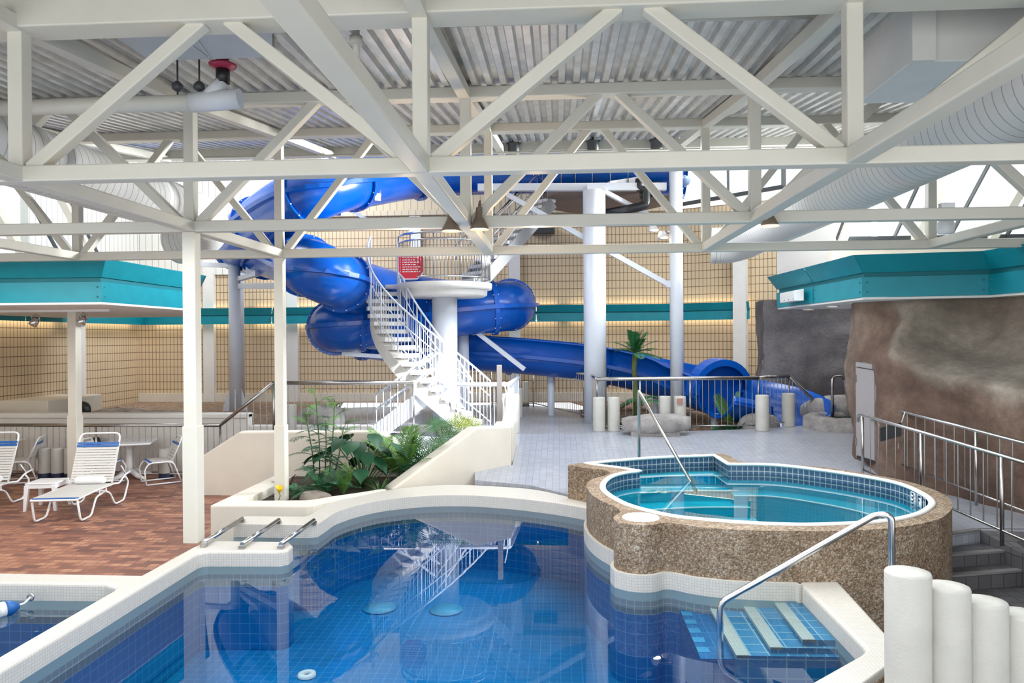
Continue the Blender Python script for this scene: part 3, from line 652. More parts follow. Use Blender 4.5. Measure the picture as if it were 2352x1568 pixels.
# small lamps on and under the canopies
def spot_track(px_, py_, Y, label):
    a = PY(px_, py_, Y); r = T('track_spotlight', label, 'spotlight', a, 'spotlights under the left canopy')
    O('yoke', MB().tube([a+V((-.07,0,0)),a+V((-.07,0,.09)),a+V((0,0,.13)),a+V((.07,0,.09)),a+V((.07,0,0))], .011, 6), M['steel'], r)
    O('head', MB().tube([a+V((.02,.03,.06)),a+V((-.03,-.05,-.07))], [.05,.075], 14), M['steel_bright'], r)
    return r
mb = MB(); a, b = PY(0,724,12.6), PY(252,721,12.6); mb.bar(V((a.x,12.6,3.245)),V((b.x,12.6,3.245)),.05,.04); O('light_track', mb, M['plastic'], label='white light track under the left canopy', cat='track')
spot_track(82,738,12.6,'chrome spotlight hanging under the left canopy, farther from its post'); spot_track(191,735,12.6,'chrome spotlight hanging under the left canopy, close behind its post')
for k, (px_, py_) in enumerate(((1857,709),(1913,702))):
    a = P(px_, py_, 3.262); r = T('downlight', 'glowing recessed downlight in the right soffit, %s'%('nearer the speaker box','nearer the brown rock')[k], 'downlight', a, 'downlights in the right soffit')
    O('ring', MB().tube([a+V((.10*math.cos(t*PI/10),.10*math.sin(t*PI/10),-.008)) for t in range(20)], .016, 6, closed=True), M['plastic'], r); O('lens', MB().lathe([(.002,-.012),(.09,-.01),(.09,.0),(.002,.0)], a, 18), M['bulb'], r, label='glowing lens')
a = PY(1805,688,14.6); r = T('speaker_box', 'white speaker box mounted on the right teal fascia', 'speaker', (4.4,14.6,3.36))
mb = MB(); mb.add([(4.52,14.9,3.36),(4.52,13.9,3.36),(4.36,13.95,3.36),(4.36,14.85,3.36),(4.52,14.9,3.58),(4.52,13.9,3.58),(4.36,13.95,3.55),(4.36,14.85,3.55)],[(0,1,2,3),(4,5,6,7),(0,1,5,4),(1,2,6,5),(2,3,7,6),(3,0,4,7)])
O('cabinet', mb, M['plastic'], r, bev=.01)
for k in range(4):
    O('screw', MB().tube([V((4.358,14.0+.27*k,3.40)),V((4.35,14.0+.27*k,3.40))], .01, 6), M['darkmetal'], r)
# ------------------------------------------------------------------ main pool
mb = MB(); mb.prism(pool_poly, -.62, -.60, bot=False); O('pool_floor', mb, M['pooltile'], kind='structure')
mb = MB(); tr = tessellate_polygon([[V((a,b,0)) for a,b in pool_poly]]); mb.add([(a,b,WAT) for a,b in pool_poly], [list(t) for t in tr])
o = O('pool_water', mb, M['water'], kind='structure', nrm=False)
for p in o.data.polygons:
    if p.normal.z < 0: p.flip()
# small pool at the left
sm = xy(pl([(-700,1331),(241,1341),(265,1348),(262,1356),(0,1507),(-420,1753),(-1500,1753)], COP))
mb = MB(); tr = tessellate_polygon([[V((a,b,0)) for a,b in sm]]); mb.add([(a,b,WAT) for a,b in sm], [list(t) for t in tr])
o = O('small_pool_water', mb, M['water'], kind='structure', nrm=False)
for p in o.data.polygons:
    if p.normal.z < 0: p.flip()
mb = MB(); mb.prism(sm, -.42, -.40, bot=False); O('small_pool_floor', mb, M['pooltile'], kind='structure')
# curbs
cl = left_in[0:9]; outer_l = pl([(478,1242),(446,1254),(325,1320),(-400,1308),(-700,1306)], COP)
smr = [V((a,b,0)) for a,b in sm]
polyA = xy(cl)+xy(outer_l)+xy(smr[0:6])
r = T('pool_curb', 'white tiled pool curb between the two pools and the brick deck', 'curb', (polyA[3][0],polyA[3][1],0), 'white tiled pool curbs')
O('curb_body', MB().prism(polyA, -.62, COP), M['poolwall'], r, bev=.028, bseg=3)
rear_out = pl([(1420,1165),(1347,1150),(1304,1140),(1220,1123),(1089,1114),(1035,1113),(985,1115),(900,1124),(825,1137),(772,1150),(740,1165),(710,1183),(698,1186),(566,1185),(545,1190)], COP)
rear_out = [V((a,b,COP)) for a,b in refine(xy(rear_out), closed=False)[0]]
polyB = xy(rear_in)+xy([P(1430,1180,COP)])+xy(rear_out)
r = T('pool_curb', 'white tiled curved pool curb in front of the planter and the sloped wall', 'curb', (polyB[5][0],polyB[5][1],0), 'white tiled pool curbs')
O('curb_body', MB().prism(polyB, -.62, COP), M['poolwall'], r, bev=.028, bseg=3)
polyC = xy(right_in)+xy(pl([(1640,1768),(1984,1568),(2066,1508),(2070,1494),(2064,1484),(1926,1334),(1915,1322),(1825,1318)], COP))
r = T('pool_curb', 'white tiled pool curb beside the pool steps, nearest the white posts', 'curb', (polyC[3][0],polyC[3][1],0), 'white tiled pool curbs')
O('curb_body', MB().prism(polyC, .0, COP), M['poolwall'], r, bev=.03, bseg=3)
oc = offset(polyC, -.004); 
mb = MB(); k0 = len(right_in); mb.prism([polyC[i] for i in range(k0, len(polyC))], .0, COP-.05, top=False, bot=False, closed=False); O('curb_outer_face', mb, M['aggregate'], r, label='exposed pebble outer face')
for v in r.children[-1].data.vertices: pass
# push the pebble face out a little
f = [o for o in r.children if o.name.startswith('curb_outer')][0]; s = f.modifiers.new('skin','SOLIDIFY'); s.thickness = .02; s.offset = 0
mb = MB(); inner_c = xy(right_in); mb.prism(inner_c, -.62, .02, top=False, bot=False, closed=False); O('pool_wall_tiles', mb, M['poolwall'], r)
mb = MB(); mb.prism([(polyA[0][0]-.5,polyA[0][1]-.0),(right_in[-1].x+.6,right_in[-1].y)], -.62, COP, top=False, bot=False, closed=False); O('wall_pool_near', mb, M['poolwall'], kind='structure')
# low tiled ledge round the foot of the spa wall
sf = [V((a,b,0)) for a,b in spa_front]
lo = offset([(p.x,p.y) for p in sf]+[(2.2,9),(1.2,9.5)], .0)
fr = xy(rear_in)[-1:]+spa_front+xy(right_in)[:1]
# outward (towards the pool) offset
out = []
for i, p in enumerate(fr):
    a = V(fr[max(i-1,0)]); b = V(fr[min(i+1,len(fr)-1)]); t = (b-a).normalized(); nn = V((t.y,-t.x)); c = V((2.2,8.6))
    if nn.dot(V(p)-c) < 0: nn = -nn
    out.append((p[0]+nn.x*.035, p[1]+nn.y*.035))
mb = MB(); mb.prism(out+fr[::-1], -.62, COP+.003); O('curb_body', mb, M['poolwall'], T('pool_curb','low white tiled curb wrapping the foot of the pebbled spa','curb',(fr[8][0],fr[8][1],0),'white tiled pool curbs'), bev=.012)
# planter face closing the bar channel
# pool steps
S = [(1765,1366),(1697,1376),(1622,1380),(1556,1387)]; Ee = [(1844,1469),(1770,1487),(1692,1505),(1597,1483)]; Zs = [.268,.222,.178,.12]
d = (P(1925,1470,.2)-P(1844,1469,.2)); d.z = 0; d = d.normalized()
d2 = V((d.x, d.y))
for k in range(4):
    s, e = P(*S[k], Zs[k]), P(*Ee[k], Zs[k])
    if k == 3: e = s+(e-s)*1.25
    ex = (e-s).normalized(); s2 = s-ex*.35 ; ln = .62+.2*k
    r = T('pool_step', ['topmost submerged pool step with a white edge stripe','second submerged pool step with a white edge stripe','third submerged pool step with a white edge stripe, beside the steel rail foot','lowest submerged pool step with a pale dashed edge'][k], 'step', (e.x,e.y,-.6), 'submerged steps in the pool')
    wid = .10
    O('tread', MB().prism([(s2.x,s2.y),(e.x,e.y),(e.x+d.x*ln,e.y+d.y*ln),(s2.x+d.x*ln,s2.y+d.y*ln)], -.6, Zs[k]), M['steptile'] if k < 3 else M['pooltile'], r)
    if k < 3:
        O('edge_stripe', MB().prism([(s2.x-d.x*.004,s2.y-d.y*.004),(e.x-d.x*.004,e.y-d.y*.004),(e.x+d.x*wid,e.y+d.y*wid),(s2.x+d.x*wid,s2.y+d.y*wid)], Zs[k]-.02, Zs[k]+.004), M['mosaic'], r, label='white edge stripe')
    else:
        m_ = int((e-s).length/.2)
        for q in range(m_):
            a = s+ex*(q*.2); b = a+ex*.1
            O('edge_tile', MB().prism([(a.x,a.y),(b.x,b.y),(b.x+d.x*wid,b.y+d.y*wid),(a.x+d.x*wid,a.y+d.y*wid)], Zs[k]-.01, Zs[k]+.004), M['drain'], r, label='pale edge tile')
# fittings on the pool floor
for k, (px_, py_) in enumerate(((872,1397),(1025,1401))):
    a = P(px_, py_, -.595); O('drain_cover', MB().lathe([(.001,.0),(.20,.0),(.20,.015),(.001,.018)], a, 28), M['drain'], label='pale round drain cover on the pool floor, %s of the pair'%('left','right')[k], cat='drain', group='drain covers on the pool floor')
a = P(705,1552,-.595); r = T('floor_inlet', 'white ring inlet on the pool floor near the viewer', 'inlet', a)
O('ring', MB().lathe([(.035,.0),(.035,.03),(.05,.035),(.085,.03),(.088,.0)], a, 28, cap=False), M['plastic'], r); O('grate', MB().lathe([(.001,.008),(.036,.008),(.036,.0)], a, 18), M['darkmetal'], r)
# bars over the channel
for k, (p, q) in enumerate((((556,1191),(468,1246)),((640,1194),(556,1250)),((721,1195),(645,1250)))):
    a, b = P(*p, COP+.045), P(*q, COP+.045); r = T('channel_bar', 'steel bar lying across the pool channel, %s'%('nearest the square post','middle of the three','nearest the open pool')[k], 'bar', b, 'steel bars over the channel')
    O('tube', MB().tube([a,b], .027, 12), M['steel_bright'], r)
    for c in (a, b): O('foot', MB().box((c.x-.03,c.y-.03,COP-.004),(c.x+.03,c.y+.03,COP+.03)), M['steel'], r)
# float line in the small pool
a = P(70,1371,.37); r = T('float_line', 'rope with a white and blue float hooked to the small pool wall', 'rope', a)
b0, b1, b2 = P(40,1390,WAT+.03), P(34,1393,WAT+.04), P(-12,1405,WAT+.04)
O('eye_bolt', MB().tube([a+V((.028*math.cos(t*PI/6),0,.028*math.sin(t*PI/6))) for t in range(12)], .01, 6, closed=True), M['steel'], r)
O('rope', MB().tube(spline([a,a*.5+b0*.5-V((0,0,.02)),b0],5), .011, 6), M['towel'], r)
ax = (b2-b1).normalized(); O('float_end', MB().tube([b1-ax*.03,b1+ax*.03,b1+ax*.08], [.03,.065,.07], 16), M['bluestrap'], r, label='blue float end')
O('float_body', MB().tube([b1+ax*.08,b1+ax*.16,b2,b2+ax*.05], [.07,.072,.07,.045], 16), M['plastic'], r, label='white float body')
a = P(95,1412,-.05); O('pool_light', MB().lathe([(.001,.03),(.10,.025),(.14,.0)], a, 20), M['poolbulb'], label='round white underwater lamp in the small pool', cat='lamp')
# steel handrail at the pool steps
foot, top1 = P(1654,1458,WAT), None
f = foot; h1 = V((f.x,f.y,PY(1654,1384,f.y).z)); g = P(2049,1436,COP); g.z = COP; ht = V((g.x,g.y,PY(2062,1183,g.y).z)); tt = PY(2012,1181,g.y+.05); 
r = T('pool_handrail', 'bent steel handrail rising from the pool steps to the white posts', 'handrail', (g.x,g.y,COP))
O('tube', MB().tube(fillet([V((f.x,f.y,-.15)),h1,tt,ht,g],.07,4), .026, 14), M['steel_bright'], r)

# ------------------------------------------------------------------ spa
spa_root = r = T('spa', 'raised round spa with pebbled concrete wall, white rim and turquoise water', 'spa', (2.2,8.6,0))
mb = MB(); mb.prism(spa_out_s, -.02, RIM, top=False, bot=False); mb.ring(spa_out_s, spa_in_s, RIM)
body = O('spa_wall', mb, M['aggregate'], r, bev=.035, bseg=3)
mb = MB(); mb.prism(spa_in_s, .70, RIM+.005, top=False, bot=False); O('tile_band', mb, M['spatile'], r, label='navy tile band')
mb = MB(); mb.prism(spa_in_s, .20, .70, top=False, bot=False); mb.prism(spa_in_s, .18, .20, bot=False); O('spa_basin', mb, M['spablue'], r, label='turquoise tiled basin')
rimc = [V((a,b,RIM+.004)) for a,b in spa_in_s]
O('rim', MB().tube(rimc, .038, 8, closed=True, flat=.55), M['plaster'], r, label='white rounded rim')
mb = MB(); tr = tessellate_polygon([[V((a,b,0)) for a,b in spa_in_s]]); mb.add([(a,b,.79) for a,b in spa_in_s], [list(t) for t in tr]); w = O('water', mb, M['spawater'], r, nrm=False, label='still turquoise water')
for p in w.data.polygons:
    if p.normal.z < 0: p.flip()
# bench round the far side and steps in the bay
cen = V((2.30,8.55)); far_arc = [V(p) for p in spa_in_s[si_i[4]:si_i[15]+1]]
inn = [cen+(p-cen)*.80 for p in far_arc]
O('bench', MB().prism([(p.x,p.y) for p in far_arc]+[(p.x,p.y) for p in inn[::-1]], .2, .56), M['spablue'], r)
O('bench_edge', MB().tube([V((p.x,p.y,.562)) for p in inn], .012, 6), M['plaster'], r, label='pale bench edge')
for k in range(4):
    y = 10.75-k*.42; z = .70-k*.13; x0, x1 = (.75+.13*k if k else .62), 2.42+.05*k
    pts = [V((x0+(x1-x0)*t/10, y+.10*math.sin(PI*t/10)-.25*(1-t/10), z)) for t in range(11)]
    O('step', MB().prism([(p.x,p.y) for p in pts]+[(x1,y+.5),(x0+.1,y+.4)], .2, z), M['spablue'], r); O('step_edge', MB().tube([p+V((0,-.0,.002)) for p in pts], .013, 6), M['plaster'], r, label='pale step edge')
# depth mark tiles
def depth_mark(px0, px1, py, chars):
    pass
a, b = V((*spa_in[9],0)), V((*spa_in[10],0)); c_ = V((*spa_in[8],0))
glyph = {'3':["110","001","110","001","110"],'F':["111","100","110","100","100"],'T':["111","010","010","010","010"]}
seq = [(c_, a, .60, '3'), (c_, a, .86, 'F'), (a, b, .22, 'T')]
for p, q, t, ch in seq:
    m_ = p+(q-p)*t; dd = (q-p).normalized(); nn = V((dd.y,-dd.x,0));
    if nn.dot(V((cen.x,cen.y,0))-m_) < 0: nn = -nn
    m_ += nn*.006; lay = MB()
    right = -dd if (-dd).cross(V((0,0,1))).dot(nn) < 0 else dd
    right = dd if dd.cross(V((0,0,1))).dot(nn) > 0 else -dd
    def q4(mb_, u0, u1, v0, v1, e):
        mb_.face([m_+right*u0+V((0,0,v0))+nn*e, m_+right*u1+V((0,0,v0))+nn*e, m_+right*u1+V((0,0,v1))+nn*e, m_+right*u0+V((0,0,v1))+nn*e])
    q4(lay, -.06,.06,.765,.90,0); mk = O('depth_marker', lay, M['plastic'], r, label='white depth mark tile reading %s'%ch)
    gm = MB()
    for rr_, row in enumerate(glyph[ch]):
        for cc, v_ in enumerate(row):
            if v_ == '1': q4(gm, -.036+.024*cc, -.036+.024*(cc+1), .889-.022*(rr_+1), .889-.022*rr_, .003)
    O('digit', gm, M['navy'], mk)
for k, (px_, py_) in enumerate(((1602,1186),(1871,1184))):
    a = P(px_, py_, .205); O('spa_drain', MB().lathe([(.001,.012),(.15,.01),(.16,.0)], a, 24), M['spatile'] if False else M['spablue'], label='pale round drain on the spa floor, %s'%('left of the pair','right of the pair')[k], cat='drain', group='drains on the spa floor')
a = P(1472,1188,RIM); O('corner_inset', MB().lathe([(.001,.012),(.175,.010),(.185,.0),(.185,-.01)], a, 32), M['concrete'], spa_root, label='pale round inset in the bulging corner')
# spa handrail
f = P(1468,1049,RIM-.2); b0 = P(1469,1060,COP+.1); yy = 11.3; a = PY(1468,1046,yy); t0 = PY(1467,897,yy); e = P(1585,1104,.79)
r = T('spa_handrail', 'slim steel handrail slanting down into the spa bay', 'handrail', (a.x,yy,.5))
O('tube', MB().tube(fillet([V((a.x,yy,dz(yy))),t0,t0+(e-t0)*.02+V((0,-.02,0)),e+(e-t0).normalized()*.25],.06,4), .024, 12), M['steel'], r)

# ------------------------------------------------------------------ planter and side walls
pf_out = [(482,1160),(704,1161),(719,1159),(740,1153),(778,1146),(825,1137),(874,1126),(890,1122)]
pf_in = [(874,1122),(825,1130),(761,1139),(719,1146),(698,1148),(562,1149),(670,1095),(632,1090)]
poly = xy(pl(pf_out, COP+.012))+xy(pl(pf_in, COP+.012))
r = T('planter_wall', 'low cream planter wall with a flat seat top beside the square post', 'planter', (poly[0][0],poly[0][1],0))
O('wall_body', MB().prism(poly, -.3, COP+.012), M['wallcream'], r, bev=.025)
def upright(name, pts, Y, th, mat, label, cat='wall', kind=None, bev=.03):
    """an upright wall drawn by its face outline (pixels at distance Y), th thick"""
    q = [PY(a,b,Y) for a,b in pts]; n = len(q); mb = MB()
    vs = q+[p+V((0,th,0)) for p in q]; tr = [list(t) for t in tessellate_polygon([[V((p.x,p.z,0)) for p in q]])]
    mb.add(vs, tr+[[n+i for i in t] for t in tr]+[(i,(i+1)%n,n+(i+1)%n,n+i) for i in range(n)])
    return O(name, mb, mat, bev=bev, label=label, cat=cat, kind=kind)
upright('parapet_wall', [(437,1150),(437,1064),(449,1056),(549,992),(640,991),(862,991),(895,1004),(925,1040),(936,1075),(938,1150)], 12.5, .26, M['wallcream'], 'cream parapet wall with a sloped left end behind the planter')
upright('parapet_wall', [(925,1130),(925,1092),(1010,1088),(1060,1040),(1060,1130)], 13.0, .2, M['wallcream'], 'low cream wall stub behind the fan palms')
# the sloped wall at the right of the planter, ending in a square block
r = T('sloped_wall', 'cream wall with a long sloping top right of the planter plants', 'wall', (sx(1040),SWY,0))
q = [along(a,b) for a,b in ((900,1180),(900,1124),(1094,983),(1176,980),(1176,1175))]; n = len(q); mb = MB(); nv = V((-(w1.y-w0.y), w1.x-w0.x, 0)).normalized()*.30; dd = nv; tr = [list(t) for t in tessellate_polygon([[V((p.x,p.z,0)) for p in q]])]
mb.add(q+[p+dd for p in q], tr+[[n+i for i in t] for t in tr]+[(i,(i+1)%n,n+(i+1)%n,n+i) for i in range(n)])
O('sloped_part', mb, M['wallcream'], r, bev=.03)
# soil
soil = xy(pl([(562,1149),(698,1148),(761,1139),(874,1122)], COP))+[(w0.x+nv.x*.9-.02,w0.y+nv.y*.9),(wq.x+nv.x,wq.y+nv.y),(sx(1120),12.95),(-3.0,12.48),(-4.6,12.48)]
mb = MB(); mb.prism(soil, -.2, .34); O('planter_soil', mb, M['soil'], label='dark soil filling the planter', cat='soil', kind='stuff')
zt_ = PY(1150,981,SWY).z
O('end_block', MB().box((sx(1128),SWY+.25,0),(sx(1176)-.004,13.55,zt_-.003)), M['wallcream'], r, bev=.03)
a = V((sx(1123),SWY+.2,1.2)); nv = V((0,0,0))
# steel post cover on that wall
a = V((sx(1123)+.1,12.75,1.2))
r = T('stair_post', 'grey wooden post standing behind the sloped wall', 'post', (a.x,a.y+.5,.6)); zt = PY(1124,838,a.y+.5).z
O('shaft', MB().box((a.x-.045,a.y+.45,.6),(a.x+.045,a.y+.56,zt)), paint('grey_post_paint', (.085,.075,.07), .7), r, bev=.008)
O('hose', MB().tube(spline([V((a.x+.08,a.y+.5,zt-.3)),V((a.x+.13,a.y+.5,zt-.6)),V((a.x+.10,a.y+.5,zt-1.0)),V((a.x+.06,a.y+.5,zt-.6))],6), .012, 6), M['insul'], r)
# ------------------------------------------------------------------ railings
def railing(name, label, segs, hr=.034, post=1.4, gap=.125, h=1.05, mat='steel', end=True, bal=.0075, group=None, toph=None, curl=False, botr=True, foot=.10):
    """segs: floor points (x,y,z); hand rail at z+h"""
    pts = [V(p) for p in segs]; r = T(name, label, 'railing', pts[0], group)
    tops = [p+V((0,0,h)) for p in pts]
    tt = tops
    if curl:
        d = (tops[0]-tops[1]).normalized(); tt = [tops[0]+d*.14+V((0,0,-.12)), tops[0]+d*.13-V((0,0,.03)), tops[0]+d*.05]+tops
    O('handrail', MB().tube(fillet(tt,.06,3) if len(tt) > 2 else tt, hr, 12), M[mat], r)
    for a, b in zip(pts, pts[1:]):
        ln = math.hypot(b.x-a.x, b.y-a.y)
        if botr: O('bottom_rail', MB().tube([a+V((0,0,foot)),b+V((0,0,foot))], .014, 8), M[mat], r)
        k = max(1, round(ln/post))
        for q in range(k+1):
            if q == k and b is not pts[-1]: continue
            p = a+(b-a)*q/k; O('post', MB().tube([p,p+V((0,0,h))], .021, 8), M[mat], r)
        nb = max(1, int(ln/gap))
        for q in range(1, nb):
            if abs((q/nb*k)-round(q/nb*k)) < .3/nb*k: continue
            p = a+(b-a)*q/nb; O('baluster', MB().tube([p+V((0,0,foot)),p+V((0,0,h))], bal, 6, cap=False), M[mat], r)
    return r
zl = 0.0
xa = lambda px_: PY(px_, 900, 13.94).x
railing('railing', 'long steel railing behind the loungers and the white table', [(-11.6,13.94,0),(xa(505),13.94,0)], group='steel railings', post=2.2)
railing('railing', 'short steel stair railing sloping up behind the planter wall', [(xa(505),13.94,0),(xa(628),13.94,.82)], group='steel railings', post=3)
railing('railing', 'level steel railing above the bamboo palm, left of the spiral stair', [(xa(632),13.94,.82),(xa(950),13.94,.82)], group='steel railings', post=1.9, hr=.04)
q = lambda px_, Y: PY(px_, 900, Y).x
railing('railing', 'white sunlit railing in front of the spiral stair foot', [(q(1052,13.9),13.9,.78),(q(1168,13.9),13.9,.78),(q(1190,15.6),15.6,.82)], group='steel railings', mat='white', hr=.04, post=1.2)
railing('railing', 'steel gate railing closing the path beside the stair', [(q(1130,20.0),20.0,.82),(q(1225,20.2),20.2,.82),(q(1355,16.8),16.8,.82)], group='steel railings', post=3.2)
railing('railing', 'steel railing corner joining the wide column at the bollards', [(q(1355,16.8),16.8,.82),(q(1371,14.9),14.9,.82)], group='steel railings', post=2.8)
railing('railing', 'steel railing behind the rock bench, in front of the slide', [(q(1371,14.9),14.9,.82),(q(1470,14.95),14.95,.82),(q(1585,15.0),15.0,.82),(q(1742,15.1),15.1,.82)], group='steel railings', post=1.25, hr=.04)
railing('railing', 'steel railing turning back between the two end bollards', [(q(1742,15.1),15.1,.82),(q(1812,15.8),15.8,.82)], group='steel railings', post=1.0, hr=.04)
railing('railing', 'dark steel railing stepping down to the slide landing', [(q(1812,15.8),15.8,.82),(q(1893,16.6),16.6,.02),(q(1945,16.8),16.8,.0)], group='steel railings', post=1.6, hr=.035)
# right-hand ramp rails
a1, a2 = PY(1981,953,11.0), PY(2352,1061,7.75); a1.z -= .95; a2.z -= .95
fr = railing('railing', 'steel ramp railing nearest the spa, with a curled end', [(a1.x,a1.y,a1.z),(a2.x+ (a2-a1).x*.35,a2.y+(a2-a1).y*.35,a2.z+(a2-a1).z*.35)], group='steel ramp railings', h=.95, hr=.022, post=1.45, gap=.21, curl=True, foot=.16)
b1, b2 = PY(2065,943,11.4), PY(2352,1017,8.9); b1.z -= .95; b2.z -= .95
railing('railing', 'steel ramp railing nearest the brown rock, with a curled end', [(b1.x,b1.y,b1.z),(b2.x+(b2-b1).x*.35,b2.y+(b2-b1).y*.35,b2.z+(b2-b1).z*.35)], group='steel ramp railings', h=.95, hr=.022, post=1.45, gap=.21, curl=True, foot=.16)
# black board tied to the rail
c = [PY(2023,982,11.2), PY(2071,970,11.0), PY(2071,1001,11.0), PY(2023,1014,11.2)]; mb = MB(); nn = V((.0,.03,0))
mb.add(c+[p+nn for p in c], [(0,1,2,3),(7,6,5,4),(0,4,5,1),(1,5,6,2),(2,6,7,3),(3,7,4,0)])
r = T('rope_sign', 'black board hung by cords between the two ramp railings', 'sign', c[3]); O('board', mb, M['black'], r)
O('cord', MB().tube([c[1]+V((0,0,0)),PY(2079,945,11.0)], .008, 5), M['insul'], r); O('cord', MB().tube([c[0],PY(2017,970,11.0)], .006, 5), M['insul'], r)
# plunge pool
mb = MB(); ctr = P(1935,985,.82); ctr.y += .1; ctr.x += .35
rows = []
for z, rr in ((0.35,1.12),(.5,1.12),(.95,1.06),(1.12,1.05),(1.17,1.0),(1.17,.78),(1.05,.76),(.85,.75)):
    rows.append([V((ctr.x+rr*1.0*math.cos(t*PI/20)*(1+.02*math.sin(5*t)), ctr.y+rr*.8*math.sin(t*PI/20)*(1+.02*math.cos(3*t)), z-.08+.012*math.sin(t*1.7))) for t in range(40)])
r = T('plunge_pool', 'small round grey stone plunge pool beside the grey door', 'plunge pool', (ctr.x,ctr.y,.5))
O('stone_wall', MB().grid(rows, cu=True), M['rock_pale'], r)
O('water', MB().lathe([(.001,1.0),(.72,1.0)], (ctr.x,ctr.y,0), 24), M['spawater'], r, nrm=False)
O('basin', MB().lathe([(.001,.9),(.72,.9)], (ctr.x,ctr.y,0), 24), M['spatile'], r)
a = PY(1912,968,ctr.y-.3); t = PY(1911,872,ctr.y-.3); e = PY(1938,880,ctr.y-.1)
O('plunge_handrail', MB().tube(fillet([V((a.x,a.y,1.05)),V((a.x,a.y,t.z+.06)),V((e.x,e.y,t.z+.06)),V((e.x+.15,e.y+.1,1.2))],.12,6), .03, 12), M['steel'], label='bent steel handrail standing at the grey plunge pool', cat='handrail')
def boulder(name, c, sx, sy, sz, mat, label, seed=0, cat='rock', n=14, m=22, sub=.18, group=None):
    rnd = random.Random(seed); ph = [rnd.uniform(0,6.28) for _ in range(9)]; rows = []
    for i in range(n+1):
        th = PI*i/n; row = []
        for j in range(m):
            f = 2*PI*j/m; k = 1+sub*(math.sin(2*f+ph[0])*math.sin(th*2+ph[1])*.5+math.sin(3*f+ph[2]+th*2)*.35+math.sin(5*f+ph[3]-th*3)*.2+math.cos(7*f+ph[4])*.1*math.sin(th))
            s_ = math.sin(th); sq = abs(s_)**.75
            row.append(V((c[0]+sx*k*sq*math.cos(f), c[1]+sy*k*sq*math.sin(f), c[2]+sz*(k*.4+.6)*(-math.cos(th)*abs(math.cos(th))**-.2 if abs(math.cos(th)) > 1e-6 else 0))))
        rows.append(row)
    return O(name, MB().grid(rows, cu=True, cap=True), mat, label=label, cat=cat, group=group)
boulder('boulder', (ctr.x+.2,ctr.y+.95,1.05), .95, .35, .38, M['rock_pale'], 'rough grey boulder behind the plunge pool', 3)
# rock bench
c = P(1506,985,.82); r = T('rock_bench', 'grey carved rock bench on a narrow base before the railing', 'bench', (c.x,c.y,.8))
Y = 14.5; rows = []; rnd = random.Random(5)
x0, x1 = PY(1428,960,Y).x, PY(1583,960,Y).x; zt, zb = PY(1500,951,Y).z, PY(1500,992,Y).z
for i in range(15):
    t = i/14; x = x0+(x1-x0)*t; w = .30*(math.sin(PI*min(max(t,.04),.96)))**.35; hh = (zt-zb)/2*(math.sin(PI*min(max(t,.05),.95)))**.22; zc = (zt+zb)/2+.04*t-.02
    row = []
    for j in range(14):
        f = 2*PI*j/14; s1, c1 = math.sin(f), math.cos(f)
        k = 1+.05*math.sin(i*1.3+j*2.1)+rnd.uniform(-.03,.03); 
        row.append(V((x+.02*math.sin(j*3+i), Y+w*k*math.copysign(abs(c1)**.6,c1), zc+hh*k*math.copysign(abs(s1)**.6,s1)+(.0 if s1 > 0 else .03*c1))))
    rows.append(row)
O('seat_slab', MB().grid(rows, cu=True, cap=True), M['rock_pale'], r)
O('base', MB().box((x0+.16,Y-.2,dz(Y)-.05),(x1-.2,Y+.2,zb+.06)), M['rock_pale'], r, bev=.04)
# bollards (short round posts)
def bollard(px_, pyt, pyb, w, label, group, Y=None, band=False, zf=None):
    a = PD(px_, pyb) if zf is None else P(px_, pyb, zf)
    if Y: a = PY(px_, pyb, Y); a.z = dz(Y) if zf is None else zf
    rr = w/2*a.y/FPX; zt = PY(px_, pyt, a.y).z
    r = T('bollard', label, 'bollard', a, group)
    z0 = a.z; hgt = zt-z0
    O('shaft', MB().lathe([(rr*.98,z0),(rr,z0+.02),(rr,z0+hgt*.5),(rr*.99,zt-.03),(rr*.93,zt-.006),(rr*.3,zt)], (a.x,a.y,0), 22, jit=.008), M['log'], r)
    if band: O('band', MB().lathe([(rr*1.012,z0),(rr*1.02,z0+.01),(rr*1.02,z0+hgt*.19),(rr*1.0,z0+hgt*.195)], (a.x,a.y,0), 22, cap=False), M['navy'], r, label='dark navy base band')
    return r
G = 'short white round bollards along the deck edge'
bollard(1376,911,990,28,'white bollard in the front pair at the wide column, left one',G)
bollard(1410,911,990,28,'white bollard in the front pair at the wide column, right one',G)
bollard(1357,898,970,22,'white bollard just behind the front pair, left of the wide column',G)
bollard(1349,889,951,19,'farthest white bollard beside the gate railing, right of the path',G)
bollard(1527,909,985,28,'white bollard standing behind the middle of the rock bench',G,Y=15.05)
r = bollard(1562,909,985,28,'white bollard with a pink plaque, behind the right end of the rock bench',G,Y=15.05)
a = PY(1562,922,14.9); O('plaque', MB().box((a.x-.055,a.y-.0,a.z-.055),(a.x+.055,a.y+.03,a.z+.06)), M['plaque'], r, label='pink square plaque')
bollard(1751,906,989,30,'white bollard at the corner of the railing, left of the slide mouth',G)
bollard(1811,902,979,28,'white bollard farthest right, in front of the slide mouth',G)
bollard(1208,875,931,16,'white bollard at the left of the gate railing',G)
bollard(1193,890,958,14,'white bollard on the sunlit left side of the path',G)
bollard(668,928,988,27,'white bollard behind the bamboo palm, beside the square post',G,Y=14.3)
for k, (px_, l) in enumerate(((1166,'sunlit white bollard left of the path, nearest the stair'),(1182,'sunlit white bollard left of the path, at the wall end'))): bollard(px_,903,985,24,l,G,Y=14.6)
G2 = 'cream bollards with navy base bands behind the loungers'
bollard(104,1027,1099,29,'cream bollard with navy base, leftmost of the three behind the loungers',G2,band=True,zf=0)
bollard(133,1027,1099,29,'cream bollard with navy base, middle of the three behind the loungers',G2,band=True,zf=0)
